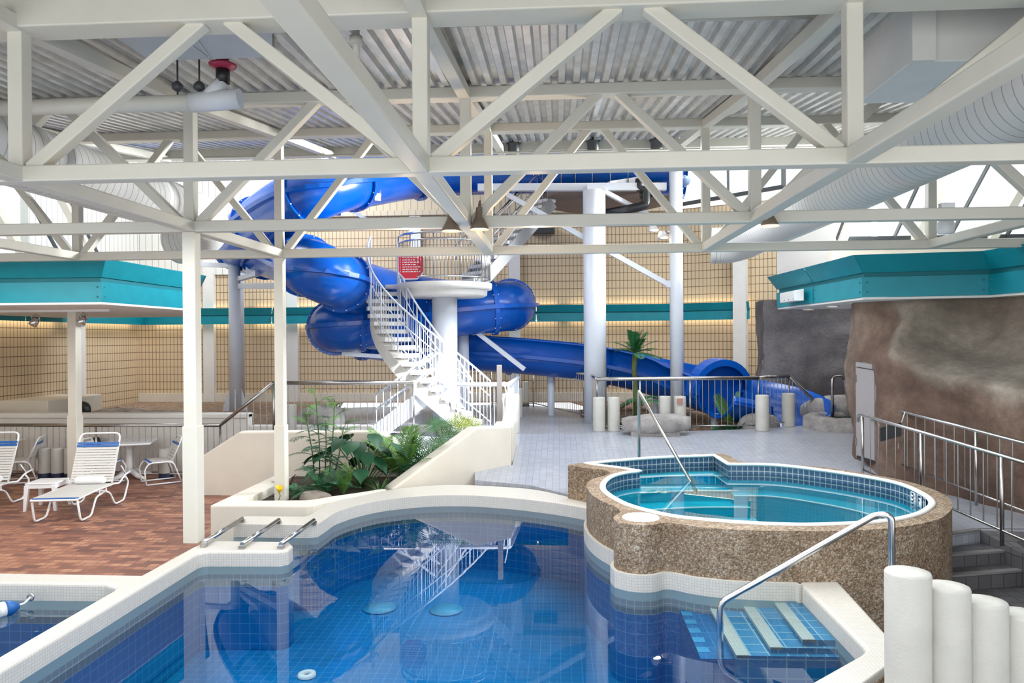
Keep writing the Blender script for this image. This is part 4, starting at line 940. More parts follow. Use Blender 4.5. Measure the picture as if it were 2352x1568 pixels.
bollard(163,1027,1099,29,'cream bollard with navy base, nearest the post under the canopy',G2,band=True,zf=0)
bollard(382,1029,1098,33,'cream bollard with navy base, behind the white dining chair',G2,band=True,zf=0)
# big white round posts at the front right
G3 = 'thick white round posts stepping down beside the pool curb'
for k, (px_, py_) in enumerate(((2085,1312),(2176,1345),(2262,1379),(2347,1408))):
    Y = 4.40; a = PY(px_, py_, Y); rr = (.124,.119,.118,.117)[k]
    r = T('round_post', 'thick white round post, %s of the row of four'%('tallest and leftmost','second tallest','third tallest','shortest, cut by the picture edge')[k], 'post', (a.x,Y,0), G3)
    O('shaft', MB().lathe([(rr,0),(rr,.5),(rr*.995,a.z*.7),(rr,a.z-.012),(rr*.96,a.z),(rr*.5,a.z-.004),(rr*.1,a.z-.006)], (a.x,Y,0), 40, jit=.006), M['log'], r)

# ------------------------------------------------------------------ rock walls
def rockwall(name, label, base, top, zb, zt, mat, bulge, seed, nu=60, nv=40, tone=None):
    """base/top: xy polylines for foot and head; bulge(u,v) -> outward push; outward to the left of travel"""
    def at(pl_, t):
        Ls = [0]
        for a, b in zip(pl_, pl_[1:]): Ls.append(Ls[-1]+math.hypot(b[0]-a[0], b[1]-a[1]))
        s = t*Ls[-1]
        for i in range(len(pl_)-1):
            if s <= Ls[i+1]+1e-9:
                k = (s-Ls[i])/max(Ls[i+1]-Ls[i],1e-9); return V((pl_[i][0]+(pl_[i+1][0]-pl_[i][0])*k, pl_[i][1]+(pl_[i+1][1]-pl_[i][1])*k))
        return V(pl_[-1])
    rows = []
    for i in range(nu+1):
        u = i/nu; row = []
        for j in range(nv+1):
            v = j/nv; a, b = at(base,u), at(top,u); p = a+(b-a)*v; t = (at(base,min(1,u+.02))-at(base,max(0,u-.02))).normalized(); nn = V((-t.y,t.x)); p = p+nn*bulge(u,v)
            zz = zb(u) if callable(zb) else zb; z2 = zt(u) if callable(zt) else zt
            row.append(V((p.x,p.y,zz+(z2-zz)*v)))
        rows.append(row)
    o = O(name, MB().grid(rows), mat, label=label, cat='rock wall')
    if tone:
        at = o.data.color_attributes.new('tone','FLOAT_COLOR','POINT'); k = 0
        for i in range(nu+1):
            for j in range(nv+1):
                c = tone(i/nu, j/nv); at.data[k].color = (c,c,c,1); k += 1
    tx = bpy.data.textures.new(name+'_lumps','CLOUDS'); tx.noise_scale = .55; dm = o.modifiers.new('lumps','DISPLACE'); dm.texture = tx; dm.strength = .13; dm.texture_coords = 'GLOBAL'
    return o
sm_ = lambda e0, e1, x: (lambda t: t*t*(3-2*t))(min(max((x-e0)/(e1-e0),0),1))
fb = P(1966,1046,dz(12.6)); ridge_pts = [(0,.99),(.24,.98),(.285,.86),(.325,.68),(.37,.60),(.45,.575),(.6,.55),(1,.5)]
def ridge(u):
    for (a,z0),(b,z1) in zip(ridge_pts, ridge_pts[1:]):
        if u <= b: return z0+(z1-z0)*sm_(a,b,u)
    return .36
def bulge_big(u, v):
    # a tall nose at the far end, then a shelf falling to the right with a hollow above it
    r_ = ridge(u); s = 0
    hol = sm_(.25,.36,u)
    s -= hol*(.85*sm_(r_-.015, r_+.10, v)+.35*sm_(r_+.08, r_+.36, v))
    s += .10*sm_(r_-.25, r_, v)*(1-sm_(r_, r_+.12, v))*hol
    s -= .55*hol*sm_(.36,.5,u)*sm_(r_+.12,r_+.34,v)
    s += .22*math.exp(-((u-.30)/.05)**2)*(1-sm_(.62,.86,v)) + .12*math.exp(-((u-.14)/.04)**2)*sm_(.2,.5,v)*(1-sm_(.6,.9,v))
    s -= .35*sm_(.66,.9,v)*sm_(.18,.27,u)*(1-hol)
    s += .10*math.sin(u*23+v*3)*hol*sm_(.6,.8,v)
    return s
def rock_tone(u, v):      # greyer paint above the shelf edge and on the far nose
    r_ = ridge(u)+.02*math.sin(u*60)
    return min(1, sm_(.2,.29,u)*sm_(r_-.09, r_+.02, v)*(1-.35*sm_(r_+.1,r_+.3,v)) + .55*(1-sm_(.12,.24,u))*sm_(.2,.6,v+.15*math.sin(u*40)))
rbase = [(6.0,14.2),(5.22,13.5),(4.97,12.75),(5.11,11.95),(5.24,11.4),(5.46,10.8),(5.8,9.6),(6.6,8.3),(7.0,5.2)]
rtop = [(6.0,14.2),(5.2,13.5),(4.97,12.75),(5.13,11.95),(5.28,11.4),(5.5,10.8),(5.9,9.7),(6.6,8.3),(7.0,5.2)]
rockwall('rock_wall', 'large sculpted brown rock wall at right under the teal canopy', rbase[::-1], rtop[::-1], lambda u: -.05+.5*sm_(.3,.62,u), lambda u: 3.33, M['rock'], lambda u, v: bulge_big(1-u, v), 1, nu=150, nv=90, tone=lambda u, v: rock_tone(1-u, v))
ga, gb = PY(1742,980,17.5), PY(1990,980,17.2)
def gz(u): return 3.55
rockwall('rock_wall', 'dark grey rock wall behind the slide mouth', [(gb.x+.8,17.0),(gb.x-.6,17.4),(ga.x,17.5),(ga.x-.02,18.4)], [(gb.x+.8,17.0),(gb.x-.6,17.4),(ga.x+.05,17.5),(ga.x+.1,18.4)], -.1, 3.55, M['rock_grey'], lambda u, v: .06*math.sin(u*9+v*4)+.05*math.sin(v*11+u*5)-.05*sm_(.5,1,v)+.10*math.sin(v*5+1)*sm_(.6,.8,u), 2, nu=50, nv=44)
# grey door in the rock
dv = [PY(1969,1050,12.45),PY(2015,1064,11.95),PY(2014,838,11.95),PY(1968,831,12.45)]
nn = V((-(dv[1]-dv[0]).y, (dv[1]-dv[0]).x, 0)).normalized();
if nn.y > 0: nn = -nn
r = T('rock_door', 'narrow grey flush door set in the brown rock', 'door', dv[0])
def plate(q, th, off=0): 
    mb = MB(); q = [p+nn*off for p in q]; return mb.add(q+[p-nn*th for p in q], [(0,1,2,3),(7,6,5,4),(0,4,5,1),(1,5,6,2),(2,6,7,3),(3,7,4,0)])
O('frame', plate(dv, .45, .02), M['greydoor'], r)
def mix4(a, b): # leaf inside the frame
    lo = lambda t, s: dv[0]*(1-t)*(1-s)+dv[1]*t*(1-s)+dv[2]*t*s+dv[3]*(1-t)*s
    return [lo(a[0],b[0]),lo(a[1],b[0]),lo(a[1],b[1]),lo(a[0],b[1])]
O('leaf', plate(mix4((.05,.97),(.03,.94)), .02, .035), M['greydoor'], r); O('threshold', plate(mix4((.05,.97),(.0,.022)), .02, .03), M['black'], r); O('head_gap', plate(mix4((.05,.97),(.945,.952)), .02, .026), M['black'], r)
for v_ in (.17,.83):
    O('hinge', plate(mix4((.03,.09),(v_-.04,v_+.04)), .02, .045), M['steel'], r)
kb = dv[0]*.07*.55+dv[1]*.93*.55+dv[2]*.93*.45+dv[3]*.07*.45; O('knob', MB().tube([kb+nn*.03,kb+nn*.09], .03, 12), M['steel'], r)
# ------------------------------------------------------------------ blue water slide
SR = .58
def frame(path):
    fr = []; up = V((0,0,1))
    for i, p in enumerate(path):
        t = (path[min(i+1,len(path)-1)]-path[max(i-1,0)]).normalized(); s = t.cross(up).normalized(); fr.append((p, t, s, s.cross(t)))
    return fr
def tube_seg(fr, rad, n=28, a0=0, a1=2*PI, th=0):
    rows = []
    for p, t, s, u in fr:
        rows.append([p+s*rad*math.cos(a)+u*rad*math.sin(a) for a in [a0+(a1-a0)*k/n for k in range(n+(0 if a1-a0 > 6.2 else 1))]])
    return rows
up_pts = [(1570,392,17.2),(1350,388,17.7),(1130,390,17.8),(960,398,17.2),(850,412,16.0),(770,425,15.0),(700,452,14.7),(628,492,15.6),(568,535,17.0),(548,566,18.3),(580,580,18.6),(640,588,17.2),(700,610,14.7),(756,634,14.4),(822,660,15.6),(930,684,17.3),(1040,697,18.3),(1130,700,18.4),(1172,700,17.9),(1160,703,17.2),(1090,710,16.95),(980,722,16.75),(860,737,16.2),(795,746,16.0),(770,752,16.5),(800,762,17.4),(880,775,18.1),(960,784,18.3)]
W_ = [PY(*p) for p in up_pts]
path = spline(W_, 8)
r = T('water_slide', 'blue enclosed spiral water slide with an open chute to the splash landing', 'water slide', (-2,17,.9))
seglen = 12; k = 0; idx = 0
while idx < len(path)-1:
    sub = path[idx:min(idx+seglen+1, len(path))]
    if len(sub) < 2: break
    f = frame(path)[idx:idx+len(sub)]
    tb = O('tube_section', MB().grid(tube_seg(f, SR), cu=True), M['blue'], r)
    # bolted flange at the joint
    p, t, s, u = f[0]; m2 = MB(); m2.grid([[p+t*o_+s*q_*math.cos(2*PI*i/28)+u*q_*math.sin(2*PI*i/28) for i in range(28)] for o_, q_ in ((-.05,SR),(-.05,SR+.06),(.05,SR+.06),(.05,SR))], cu=True, smooth=False); O('flange', m2, M['blue'], r)
    for i in range(14):
        a = 2*PI*i/14; c = p+s*(SR+.035)*math.cos(a)+u*(SR+.035)*math.sin(a)
        O('bolt', MB().tube([c-t*.07,c+t*.07], .013, 5), M['white'], tb)
    # side ridges where the halves join
    for sd in (-1, 1):
        rows = [[p+s*sd*(SR+.0)+u*.055, p+s*sd*(SR+.085)+u*.045, p+s*sd*(SR+.085)-u*.045, p+s*sd*(SR+.0)-u*.055] for p, t, s, u in f]
        O('seam_ridge', MB().grid(rows, smooth=False), M['blue'], r)
    idx += seglen; k += 1
# open chute
ch = [PY(*p) for p in ((960,800,18.3),(1080,806,18.3),(1220,816,18.1),(1350,830,17.9),(1450,848,17.8),(1530,870,17.6),(1600,890,17.1),(1655,906,16.5))]
cp = spline(ch, 6); f = frame(cp); n = len(f)
def chute(f, w, hgt, name, flo=1.0):
    rows_o, rows_i = [], []
    for i, (p, t, s, u) in enumerate(f):
        prof = []
        for k in range(17):
            a = PI+PI*k/16; prof.append((w*math.cos(a), w*.75*math.sin(a)))
        prof = [(-w*1.0-.10, hgt),(-w, hgt)]+prof+[(w, hgt),(w+.10, hgt)]
        rows_o.append([p+s*x+u*z for x, z in prof])
    o = O(name, MB().grid(rows_o), M['blue'], r, nrm=False); sdm = o.modifiers.new('shell','SOLIDIFY'); sdm.thickness = .03; return o
chute(f[:n//2+1], .60, .40, 'open_chute'); chute(f[n//2:], .60, .40, 'open_chute')
for q in (f[n//4], f[n//2], f[3*n//4]):
    p, t, s, u = q; O('chute_rib', MB().tube([p+s*.62*math.cos(PI+PI*k/12)+u*.5*math.sin(PI+PI*k/12) for k in range(13)], .04, 6), M['blue'], r)
rows = [[p-s*.60+u*.03, p-s*.70+u*.02, p-s*.70-u*.06, p-s*.60-u*.08] for p, t, s, u in f]
# (camera side of the chute carries a moulded rib)
rows2 = [[p+s*.60+u*.03, p+s*.70+u*.02, p+s*.70-u*.06, p+s*.60-u*.08] for p, t, s, u in f]
O('side_rib', MB().grid(rows, smooth=False), M['blue'], r); O('side_rib', MB().grid(rows2, smooth=False), M['blue'], r)
# hood and flared landing trough
p, t, s, u = f[-1]
t0_ = t; t = (t+V((0,-.75,0))).normalized(); s = t.cross(V((0,0,1))).normalized(); u = s.cross(t)
hood = [[p+t*o_+s*q_*math.cos(a)+u*(q_*math.sin(a)+.05) for a in [PI*i/16 for i in range(17)]] for o_, q_ in ((-.25,.60),(-.25,.74),(.12,.74),(.12,.60))]
O('hood_arch', MB().grid(hood, smooth=False), M['blue'], r)
tun = [[p-t*L_+s*q_*math.cos(a)+u*(q_*math.sin(a)*(1 if a < PI else .8)+.05) for a in [2*PI*i/24 for i in range(24)]] for L_, q_ in ((.24,.605),(.6,.50),(.95,.30),(1.05,.05))]
O('tunnel', MB().grid(tun, cu=True, cap=True), M['blue'], r)
La = [PY(*q) for q in ((1650,905,16.25),(1712,916,16.45),(1772,932,16.5),(1820,952,16.25),(1838,980,15.9),(1822,1015,15.6))]
lp = spline(La, 6); lf = frame(lp); rows = []
for i, (p, t, s, u) in enumerate(lf):
    k = i/(len(lf)-1); w = .60-.06*k; h1 = .56-.16*k; h0 = -.14-.1*k
    row = [p-s*(w+.1)+u*h1, p-s*w+u*h1]+[p+s*w*math.cos(PI+PI*j/14)+u*(.50+.1*k)*math.sin(PI+PI*j/14) for j in range(15)]+[p+s*w+u*h0, p+s*(w+.1)+u*h0]
    rows.append(row)
o = O('landing_trough', MB().grid(rows), M['blue'], r, nrm=False); o.modifiers.new('shell','SOLIDIFY').thickness = .03
for q in (f[n//3], f[2*n//3], f[-3]):
    p = q[0]; O('chute_leg', MB().tube([V((p.x,p.y,.3)),p-V((0,0,.45))], .09, 12), M['white'], r)
# ------------------------------------------------------------------ supports
def column(label, px_, w, pyt, pyb, Y, flange=False, z0=None, group='white slide columns'):
    a = PY(px_, pyb, Y); t = PY(px_, pyt, Y); rr = w/2*Y/FPX; z0 = a.z if z0 is None else z0
    r = T('slide_column', label, 'column', (a.x,Y,z0), group)
    O('shaft', MB().tube([V((a.x,Y,z0)),V((a.x,Y,t.z))], rr, 32), M['white'], r)
    if flange:
        O('base_plate', MB().box((a.x-rr*2.2,Y-rr*2.2,z0-.0),(a.x+rr*2.2,Y+rr*2.2,z0+.05)), M['white'], r)
        for q in range(4):
            an = q*PI/2+.4; d = V((math.cos(an),math.sin(an),0)); c = V((a.x,Y,z0+.05)); mb = MB(); sd = V((-d.y,d.x,0))*.012
            vs = [c+d*rr*.9, c+d*rr*2.0, c+d*rr*2.0+V((0,0,.1)), c+d*rr*1.05+V((0,0,.55)), c+d*rr*.9+V((0,0,.55))]
            mb.add([p-sd for p in vs]+[p+sd for p in vs], [(0,1,2,3,4),(9,8,7,6,5)]+[(i,(i+1)%5,5+(i+1)%5,5+i) for i in range(5)]); O('gusset', mb, M['white'], r)
    return r
def arm(r, a, b, w=.13, h=.11, saddle=True, pad=True):
    a, b = PY(*a), PY(*b); O('arm', MB().bar(a, b, w, h), M['white'], r)
    if saddle:
        c = b+(a-b).normalized()*.22; mb = MB(); pr = []
        for i in range(7): pr.append((-.20+.4*i/6, .10+.10*(abs(i-3)/3)**2))
        q = [c+V((x,-.02,z)) for x, z in pr]; lo = [c+V((x,-.02,.02)) for x, z in pr]
        mb.grid([lo,q,[p+V((0,.06,0)) for p in q],[p+V((0,.06,0)) for p in lo]], smooth=False); O('saddle', mb, M['white'], r)
cl = column('white slide column with bolted flange foot at left', 541, 27, 598, 948, 18.0, True)
arm(cl, (532,610,18.0),(424,606,18.3), saddle=False); arm(cl, (550,640,18.0),(592,628,17.2)); arm(cl, (552,657,18.0),(722,656,15.0), .16, .13)
cw = column('wide white column carrying the round start platform', 1368, 51, 438, 1000, 16.4, z0=.5)
O('cap_bracket', MB().box((PY(1348,438,16.4).x,16.2,PY(1348,438,16.4).z-.02),(PY(1390,432,16.4).x,16.6,PY(1390,432,16.4).z+.08)), M['white'], cw)
arm(cw, (1098,431,16.6),(1530,429,16.6), .16, .16, saddle=False); arm(cw, (1385,438,16.5),(1487,492,16.9), .09, .09, saddle=False)
arm(cw, (1400,424,16.6),(1540,402,17.3), .14, .14, saddle=False)
c2 = column('slim white column right of the palm tree', 1555, 30, 385, 905, 16.6, z0=.35)
arm(c2, (1540,656,16.6),(1165,447,16.6), .10, .11, saddle=False)
O('brace_lug', MB().box((PY(1530,650,16.6).x,16.54,PY(1530,650,16.6).z-.1),(PY(1545,650,16.6).x,16.66,PY(1545,650,16.6).z+.06)), M['white'], c2)
c3 = column('white slide column half hidden behind the spiral stair', 1065, 26, 757, 905, 17.2, z0=.7)
arm(c3, (1075,757,17.1),(1185,751,17.4)); arm(c3, (1088,757,17.0),(1205,848,16.9), .10, .10, saddle=False); arm(c3, (1040,830,17.1),(785,812,16.2), .12, .09); arm(c3, (1040,806,17.1),(830,796,16.6), .11, .09)
c4 = column('white slide column at far left carrying two long arms', 548, 24, 470, 640, 19.6, z0=.93)
arm(c4, (556,482,19.3),(868,452,15.4), .15, .15); arm(c4, (620,490,18.6),(790,488,15.2), .13, .13); arm(c4, (690,412,17.5),(860,515,17.5), .08, .08, saddle=False); arm(c4, (560,420,18.5),(630,492,18.5), .07, .07, saddle=False)
# round start platform, brown underneath
a = PY(1392,474,18.2); r = T('start_platform', 'round brown-bottomed slide start platform behind the wide column', 'platform', (a.x,18.2,a.z))
O('deck', MB().lathe([(.01,-.02),(1.2,.0),(1.6,.10),(1.62,.24),(.01,.26)], a, 48), M['rock_pale'] if False else paint('brown_deck', (.22,.16,.13), .7), r)
O('edge_rail', MB().tube([a+V((1.55*math.cos(t*PI/24),1.55*math.sin(t*PI/24),1.25)) for t in range(48)], .03, 6, closed=True), M['steel'], r)
for t in range(24): O('baluster', MB().tube([a+V((1.55*math.cos(t*PI/12),1.55*math.sin(t*PI/12),z)) for z in (.2,1.25)], .012, 5), M['steel'], r)
r = T('black_pipe', 'black drain pipe with two elbows under the start platform', 'pipe', PY(1490,450,16.6))
O('pipe_run', MB().tube(fillet([PY(1392,490,16.8),PY(1470,475,16.6),PY(1484,470,16.6),PY(1484,435,16.6),PY(1466,432,16.6),PY(1470,412,16.6)],.14,5), .10, 14), M['black'], r)
O('pipe_run', MB().tube(fillet([PY(1470,448,16.7),PY(1506,443,16.7),PY(1508,418,16.7)],.15,5), .09, 14), M['black'], r)
r = T('black_pipe', 'black elbow pipe rising behind the left retaining wall', 'pipe', PY(197,955,15.8))
O('elbow', MB().tube(fillet([PY(178,930,15.8),PY(199,930,15.8),PY(199,965,15.8)],.14,6), .09, 16), M['black'], r)
r = T('black_pipe', 'black pipe stub behind the white chair, low on the retaining wall', 'pipe', PY(221,1012,14.6)); O('elbow', MB().tube(fillet([PY(221,1012,14.74),PY(221,1010,14.5),PY(222,1022,14.5)],.08,5), .075, 14), M['black'], r)
a = PY(1247,530,20.5); O('wall_heater', MB().box((a.x-.33,20.45,a.z-.06),(a.x+.33,20.79,a.z+.12)), M['darkmetal'], bev=.01, label='dark flat heater box high on the back wall', cat='heater')
for k, (px_, py_) in enumerate(((1500,528),(1522,545))):
    a = PY(px_, py_, 16.8); r = T('flood_lamp', 'bright white flood lamp beside the slim column, %s one'%('upper','lower')[k], 'lamp', a, 'flood lamps by the slim column')
    O('hood', MB().tube([a+V((-.02,.0,.14)),a+V((.0,-.02,-.02))], [.06,.13], 14), M['plastic'], r); O('lens', MB().lathe([(.001,-.025),(.11,-.022),(.11,-.015),(.001,-.012)], a, 14), M['bulb'], r, label='glowing lens')
    O('stem', MB().tube([a+V((0,0,.12)),PY(1548,py_-12,16.9)], .014, 6), M['steel'], r)
a = PY(1572,415,17.2); O('ball_float', MB().lathe([(.01,-.13),(.10,-.09),(.14,0),(.10,.09),(.02,.13)], a, 16), paint('pale_blue_ball', (.25,.36,.55), .4), label='pale blue ball hanging beside the slim column top', cat='ball')

# ------------------------------------------------------------------ spiral stair and landing disk
CX, CY = PY(1022,800,15.5).x, 15.5
r = T('spiral_stair', 'white concrete spiral stair winding round a column up to the disk landing', 'stair', (CX,CY,.8))
zt = PY(1022,645,CY-.9).z
O('column', MB().tube([V((CX,CY,.5)),V((CX,CY,zt-.2))], .265, 40), M['white'], r)
O('landing_disk', MB().lathe([(.01,zt-.28),(.84,zt-.28),(.90,zt-.24),(.91,zt-.13),(1.0,zt-.12),(1.01,zt),(.01,zt)], (CX,CY,0), 56), M['concrete'], r)
NS = 19; th0, th1 = math.radians(-48), math.radians(-183); rise = (zt-.82)/NS; RI, RO = .95, 1.63
ang = lambda i: th0+(th1-th0)*i/NS
pol = lambda R_, a, z: V((CX+R_*math.cos(a), CY+R_*math.sin(a), z))
dth = (th1-th0)/NS
for i in range(NS):
    a = ang(i); z = .82+rise*(i+1); mb = MB(); q = [pol(RI,a+dth*.02,0),pol(RO,a+dth*.02,0),pol(RO,a+dth*1.10,0),pol(RI,a+dth*1.10,0)]
    mb.prism([(p.x,p.y) for p in q], z-.085, z); O('tread', mb, M['concrete'], r, bev=.008)
rows = []
for i in range(NS*2+1):
    a = th0+(th1-th0)*i/(NS*2); z = .82+rise*i/2; rows.append([pol(R_,a,z-dz_) for R_, dz_ in ((1.22,.10),(1.56,.10),(1.56,.42),(1.22,.42))])
O('spine_beam', MB().grid(rows, cu=True, smooth=False, cap=True), M['concrete'], r)
for R_ in (RI+.03, RO-.03):
    pts = [pol(R_, th0+(th1-th0)*i/48, .82+rise*NS*i/48+rise*.8) for i in range(49)]
    O('handrail', MB().tube([p+V((0,0,.92)) for p in pts], .020, 8), M['white'], r); O('mid_rail', MB().tube([p+V((0,0,.62)) for p in pts], .011, 6), M['white'], r); O('low_rail', MB().tube([p+V((0,0,.12)) for p in pts], .011, 6), M['white'], r)
    for i in range(0, 49, 1 if R_ > 1.2 else 2):
        p = pts[i]; O('baluster', MB().tube([p-V((0,0,.02)),p+V((0,0,.92))], .006 if i%6 else .015, 5), M['white'], r)
# guard round the disk
def arc(R_, z, a0, a1, n): return [pol(R_, a0+(a1-a0)*i/n, z) for i in range(n+1)]
A0, A1 = math.radians(-160), math.radians(38)
for z, rr in ((.98,.024),(.84,.018),(.10,.018)): O('guard_rail', MB().tube(arc(.96, zt+z, A0, A1, 40), rr, 8), M['steel_bright'], r)
for i in range(49):
    a = A0+(A1-A0)*i/48; O('guard_baluster', MB().tube([pol(.96,a,zt+(-.02 if i%8 == 0 else .10)),pol(.96,a,zt+(.98 if i%8 == 0 else .84))], .016 if i%8 == 0 else .007, 5), M['steel'], r)
# side flight reaching down to the left
a, b = PY(1000,882,14.3), PY(872,976,14.3)
r2 = T('side_stair', 'sunlit white straight stair flight leaning down left of the spiral stair', 'stair', (b.x,14.3,.82))
for k, Y in enumerate((14.05,14.75)):
    O('stringer', MB().bar(V((a.x,Y,a.z-.12)), V((b.x,Y,b.z-.12)), .06, .30), M['white'], r2)
    for h_ in (.34,.62,.9):
        O('side_rail', MB().tube([V((a.x,Y,a.z-.28+h_)),V((b.x,Y,b.z-.28+h_))], .022, 8), M['white'], r2)
    for q in range(9):
        c = V((a.x,Y,a.z-.2))+(V((b.x,Y,b.z-.2))-V((a.x,Y,a.z-.2)))*q/8; O('baluster', MB().tube([c,c+V((0,0,.82))], .010, 5), M['white'], r2)
for q in range(5):
    c = a+(b-a)*(q+.5)/5; O('tread', MB().box((c.x-.16,14.05,c.z-.22),(c.x+.16,14.75,c.z-.16)), M['concrete'], r2)
# upper flight from the disk to the start platform
a, b = V((CX+.35,CY+.75,zt)), PY(1245,462,17.6)
r3 = T('upper_stair', 'straight stair flight climbing from the disk to the round start platform', 'stair', a)
d = V((b.x-a.x,b.y-a.y,0)).normalized(); sd = V((-d.y,d.x,0))*.42
for s_ in (-1,1):
    O('stringer', MB().bar(a+sd*s_-V((0,0,.1)), b+sd*s_-V((0,0,.1)), .05, .26), M['steel'] if False else paint('grey_stringer', (.30,.31,.33), .5), r3)
    for h_ in (.95,.65): O('handrail', MB().tube([a+sd*s_+V((0,0,h_)), b+sd*s_+V((0,0,h_))], .020, 8), M['steel'], r3)
    for q in range(15):
        c = a+(b-a)*q/14+sd*s_; O('baluster', MB().tube([c,c+V((0,0,.95))], .007, 5), M['steel'], r3)
for q in range(12):
    c = a+(b-a)*(q+.6)/12; x = d*.15; mb = MB(); qq = [c-sd-x,c+sd-x,c+sd+x,c-sd+x]; mb.prism([(p.x,p.y) for p in qq], c.z-.02, c.z+.05); O('tread', mb, M['concrete'], r3)
# rules sign on the guard
an = math.radians(-140); c = PY(944,606,CY-.86); w, h_ = .265, .31
r4 = T('rules_sign', 'red octagonal slide rules sign on the disk landing railing', 'sign', c)
oc = [(-w,-h_*.55),(-w*.5,-h_),(w*.5,-h_),(w,-h_*.55),(w,h_*.75),(w*.62,h_),(-w*.62,h_),(-w,h_*.75)]
fc = [c+V((x,-.01,z)) for x, z in oc]; mb = MB(); mb.add(fc+[p+V((0,.02,0)) for p in fc], [tuple(range(8)),tuple(range(15,7,-1))]+[(i,(i+1)%8,8+(i+1)%8,8+i) for i in range(8)]); O('panel', mb, M['plastic'], r4)
f2 = [c+V((x*.93,-.014,z*.94)) for x, z in oc]; mb = MB(); mb.add(f2+[p+V((0,.003,0)) for p in f2], [tuple(range(8)),tuple(range(15,7,-1))]+[(i,(i+1)%8,8+(i+1)%8,8+i) for i in range(8)]); O('red_face', mb, M['red'], r4, label='red face')
rnd = random.Random(3)
def txt(s_, x, z, size, par, mat='plastic', align='LEFT', name='lettering', yo=-.0165):
    cu = bpy.data.curves.new(name,'FONT'); cu.body = s_; cu.size = size; cu.align_x = align; cu.extrude = .0008
    o = bpy.data.objects.new(name, cu); COL.objects.link(o); o.parent = par; o.rotation_euler = (PI/2,0,0); o.location = V((x,yo,z)); cu.materials.append(M[mat]); me = bpy.data.meshes.new_from_object(o); me.name = name; m_o = bpy.data.objects.new(name, me); COL.objects.link(m_o); m_o.parent = par; m_o.rotation_euler = (PI/2,0,0); m_o.location = V((x,yo,z)); bpy.data.objects.remove(o); return m_o
txt('SLIDE RULES', 0, .215, .072, r4, align='CENTER')
for k in range(8):
    z = .165-.047*k; txt('%d.'%(k+1), -.225, z, .04, r4); mb = MB(); x = -.17
    while x < .19:
        l = rnd.uniform(.02,.06)
        if x+l > .2: break
        mb.box((c.x+x,c.y-.0168,c.z+z),(c.x+x+l,c.y-.0160,c.z+z+.018)); x += l+.014
        if k in (2,4,6) and x > rnd.uniform(.02,.15): break
    O('rule_line', mb, M['plastic'], r4)
# ------------------------------------------------------------------ furniture on the brick deck
def place(t, px_, py_, rz):
    a = P(px_, py_, 0); t.location = (a.x,a.y,0); t.rotation_euler = (0,0,rz); return t
# strap lounger, built along +y (foot at 0, head away), seat 1.25 long, back raised
def make_lounger(label):
    t = T('strap_lounger', label, 'lounger', (0,0,0), 'white strap loungers'); w = .32; rr = .0165; zs = .36
    for s in (-1,1):
        x = s*w
        O('side_rail', MB().tube(fillet([V((x,0,zs)),V((x,.62,zs+.01)),V((x,1.22,zs)),V((x,1.40,zs-.03)),V((x,1.62,zs+.07)),V((x,1.85,zs+.10))],.06,4), rr, 8), M['plastic'], t)
        O('foot_leg', MB().tube(fillet([V((x,.02,zs)),V((x*1.03,.10,.02)),V((x*1.03,.42,.02)),V((x*1.03,.58,.27)),V((x*1.0,.90,.30))],.07,4), rr, 8), M['plastic'], t)
        O('head_leg', MB().tube(fillet([V((x,.90,.30)),V((x*1.03,1.05,.24)),V((x*1.03,1.22,.02)),V((x*1.03,1.55,.02)),V((x*1.02,1.74,.30)),V((x,1.62,zs+.05))],.07,4), rr, 8), M['plastic'], t)
        for y in (.72,.95): O('strut', MB().tube([V((x,y,.285)),V((x,y-.02,zs))], rr*.8, 6), M['plastic'], t)
        O('prop', MB().tube([V((x*.95,1.52,zs+.24)),V((x*.95,1.70,zs+.06))], rr*.8, 6), M['plastic'], t)
    O('foot_bar', MB().tube(fillet([V((-w,.03,zs)),V((-w,-.03,zs)),V((w,-.03,zs)),V((w,.03,zs))],.04,4), rr, 8), M['plastic'], t)
    O('cross_bar', MB().tube([V((-w,.92,.295)),V((w,.92,.295))], rr*1.3, 8), M['plastic'], t)
    b0, b1 = V((0,1.14,zs+.02)), V((0,1.48,zs+.80))
    O('back_frame', MB().tube(fillet([b0+V((-w,0,0)),b1+V((-w,0,0)),b1+V((w,0,0)),b0+V((w,0,0))],.10,5), rr, 8), M['plastic'], t)
    def strap(c, dirv, n_, wd, mat):
        mb = MB(); d = dirv.normalized()*wd/2; nn = n_*.006
        q = [c+V((-w-.012,0,0))-d, c+V((w+.012,0,0))-d, c+V((w+.012,0,0))+d, c+V((-w-.012,0,0))+d]
        mb.add([p+nn for p in q]+[p-nn for p in q], [(0,1,2,3),(7,6,5,4),(0,4,5,1),(1,5,6,2),(2,6,7,3),(3,7,4,0)])
        return O('strap', mb, M[mat], t, label='blue vinyl strap' if mat == 'bluestrap' else None)
    for k in range(20): strap(V((0,.03+.0575*k,zs+.016)), V((0,1,0)), V((0,0,1)), .046, 'bluestrap' if k == 0 else 'whitestrap')
    dv = (b1-b0); nn = V((0,-dv.z,dv.y)).normalized()
    for k in range(15): strap(b0+dv*(.05+.053*k)+nn*.014, dv, nn, .036, 'bluestrap' if k >= 13 else 'whitestrap')
    return t
lg = make_lounger('white strap lounger with blue head straps, right of the side table'); lg.location = (-7.93,9.55,0); lg.rotation_euler = (0,0,math.radians(-14))
def set_from(t, foot_px, head_px):
    a, b = P(*foot_px, 0), P(*head_px, 0); t.location = (a.x,a.y,0); d = b-a; t.rotation_euler = (0,0,math.atan2(-d.x,d.y)); return t
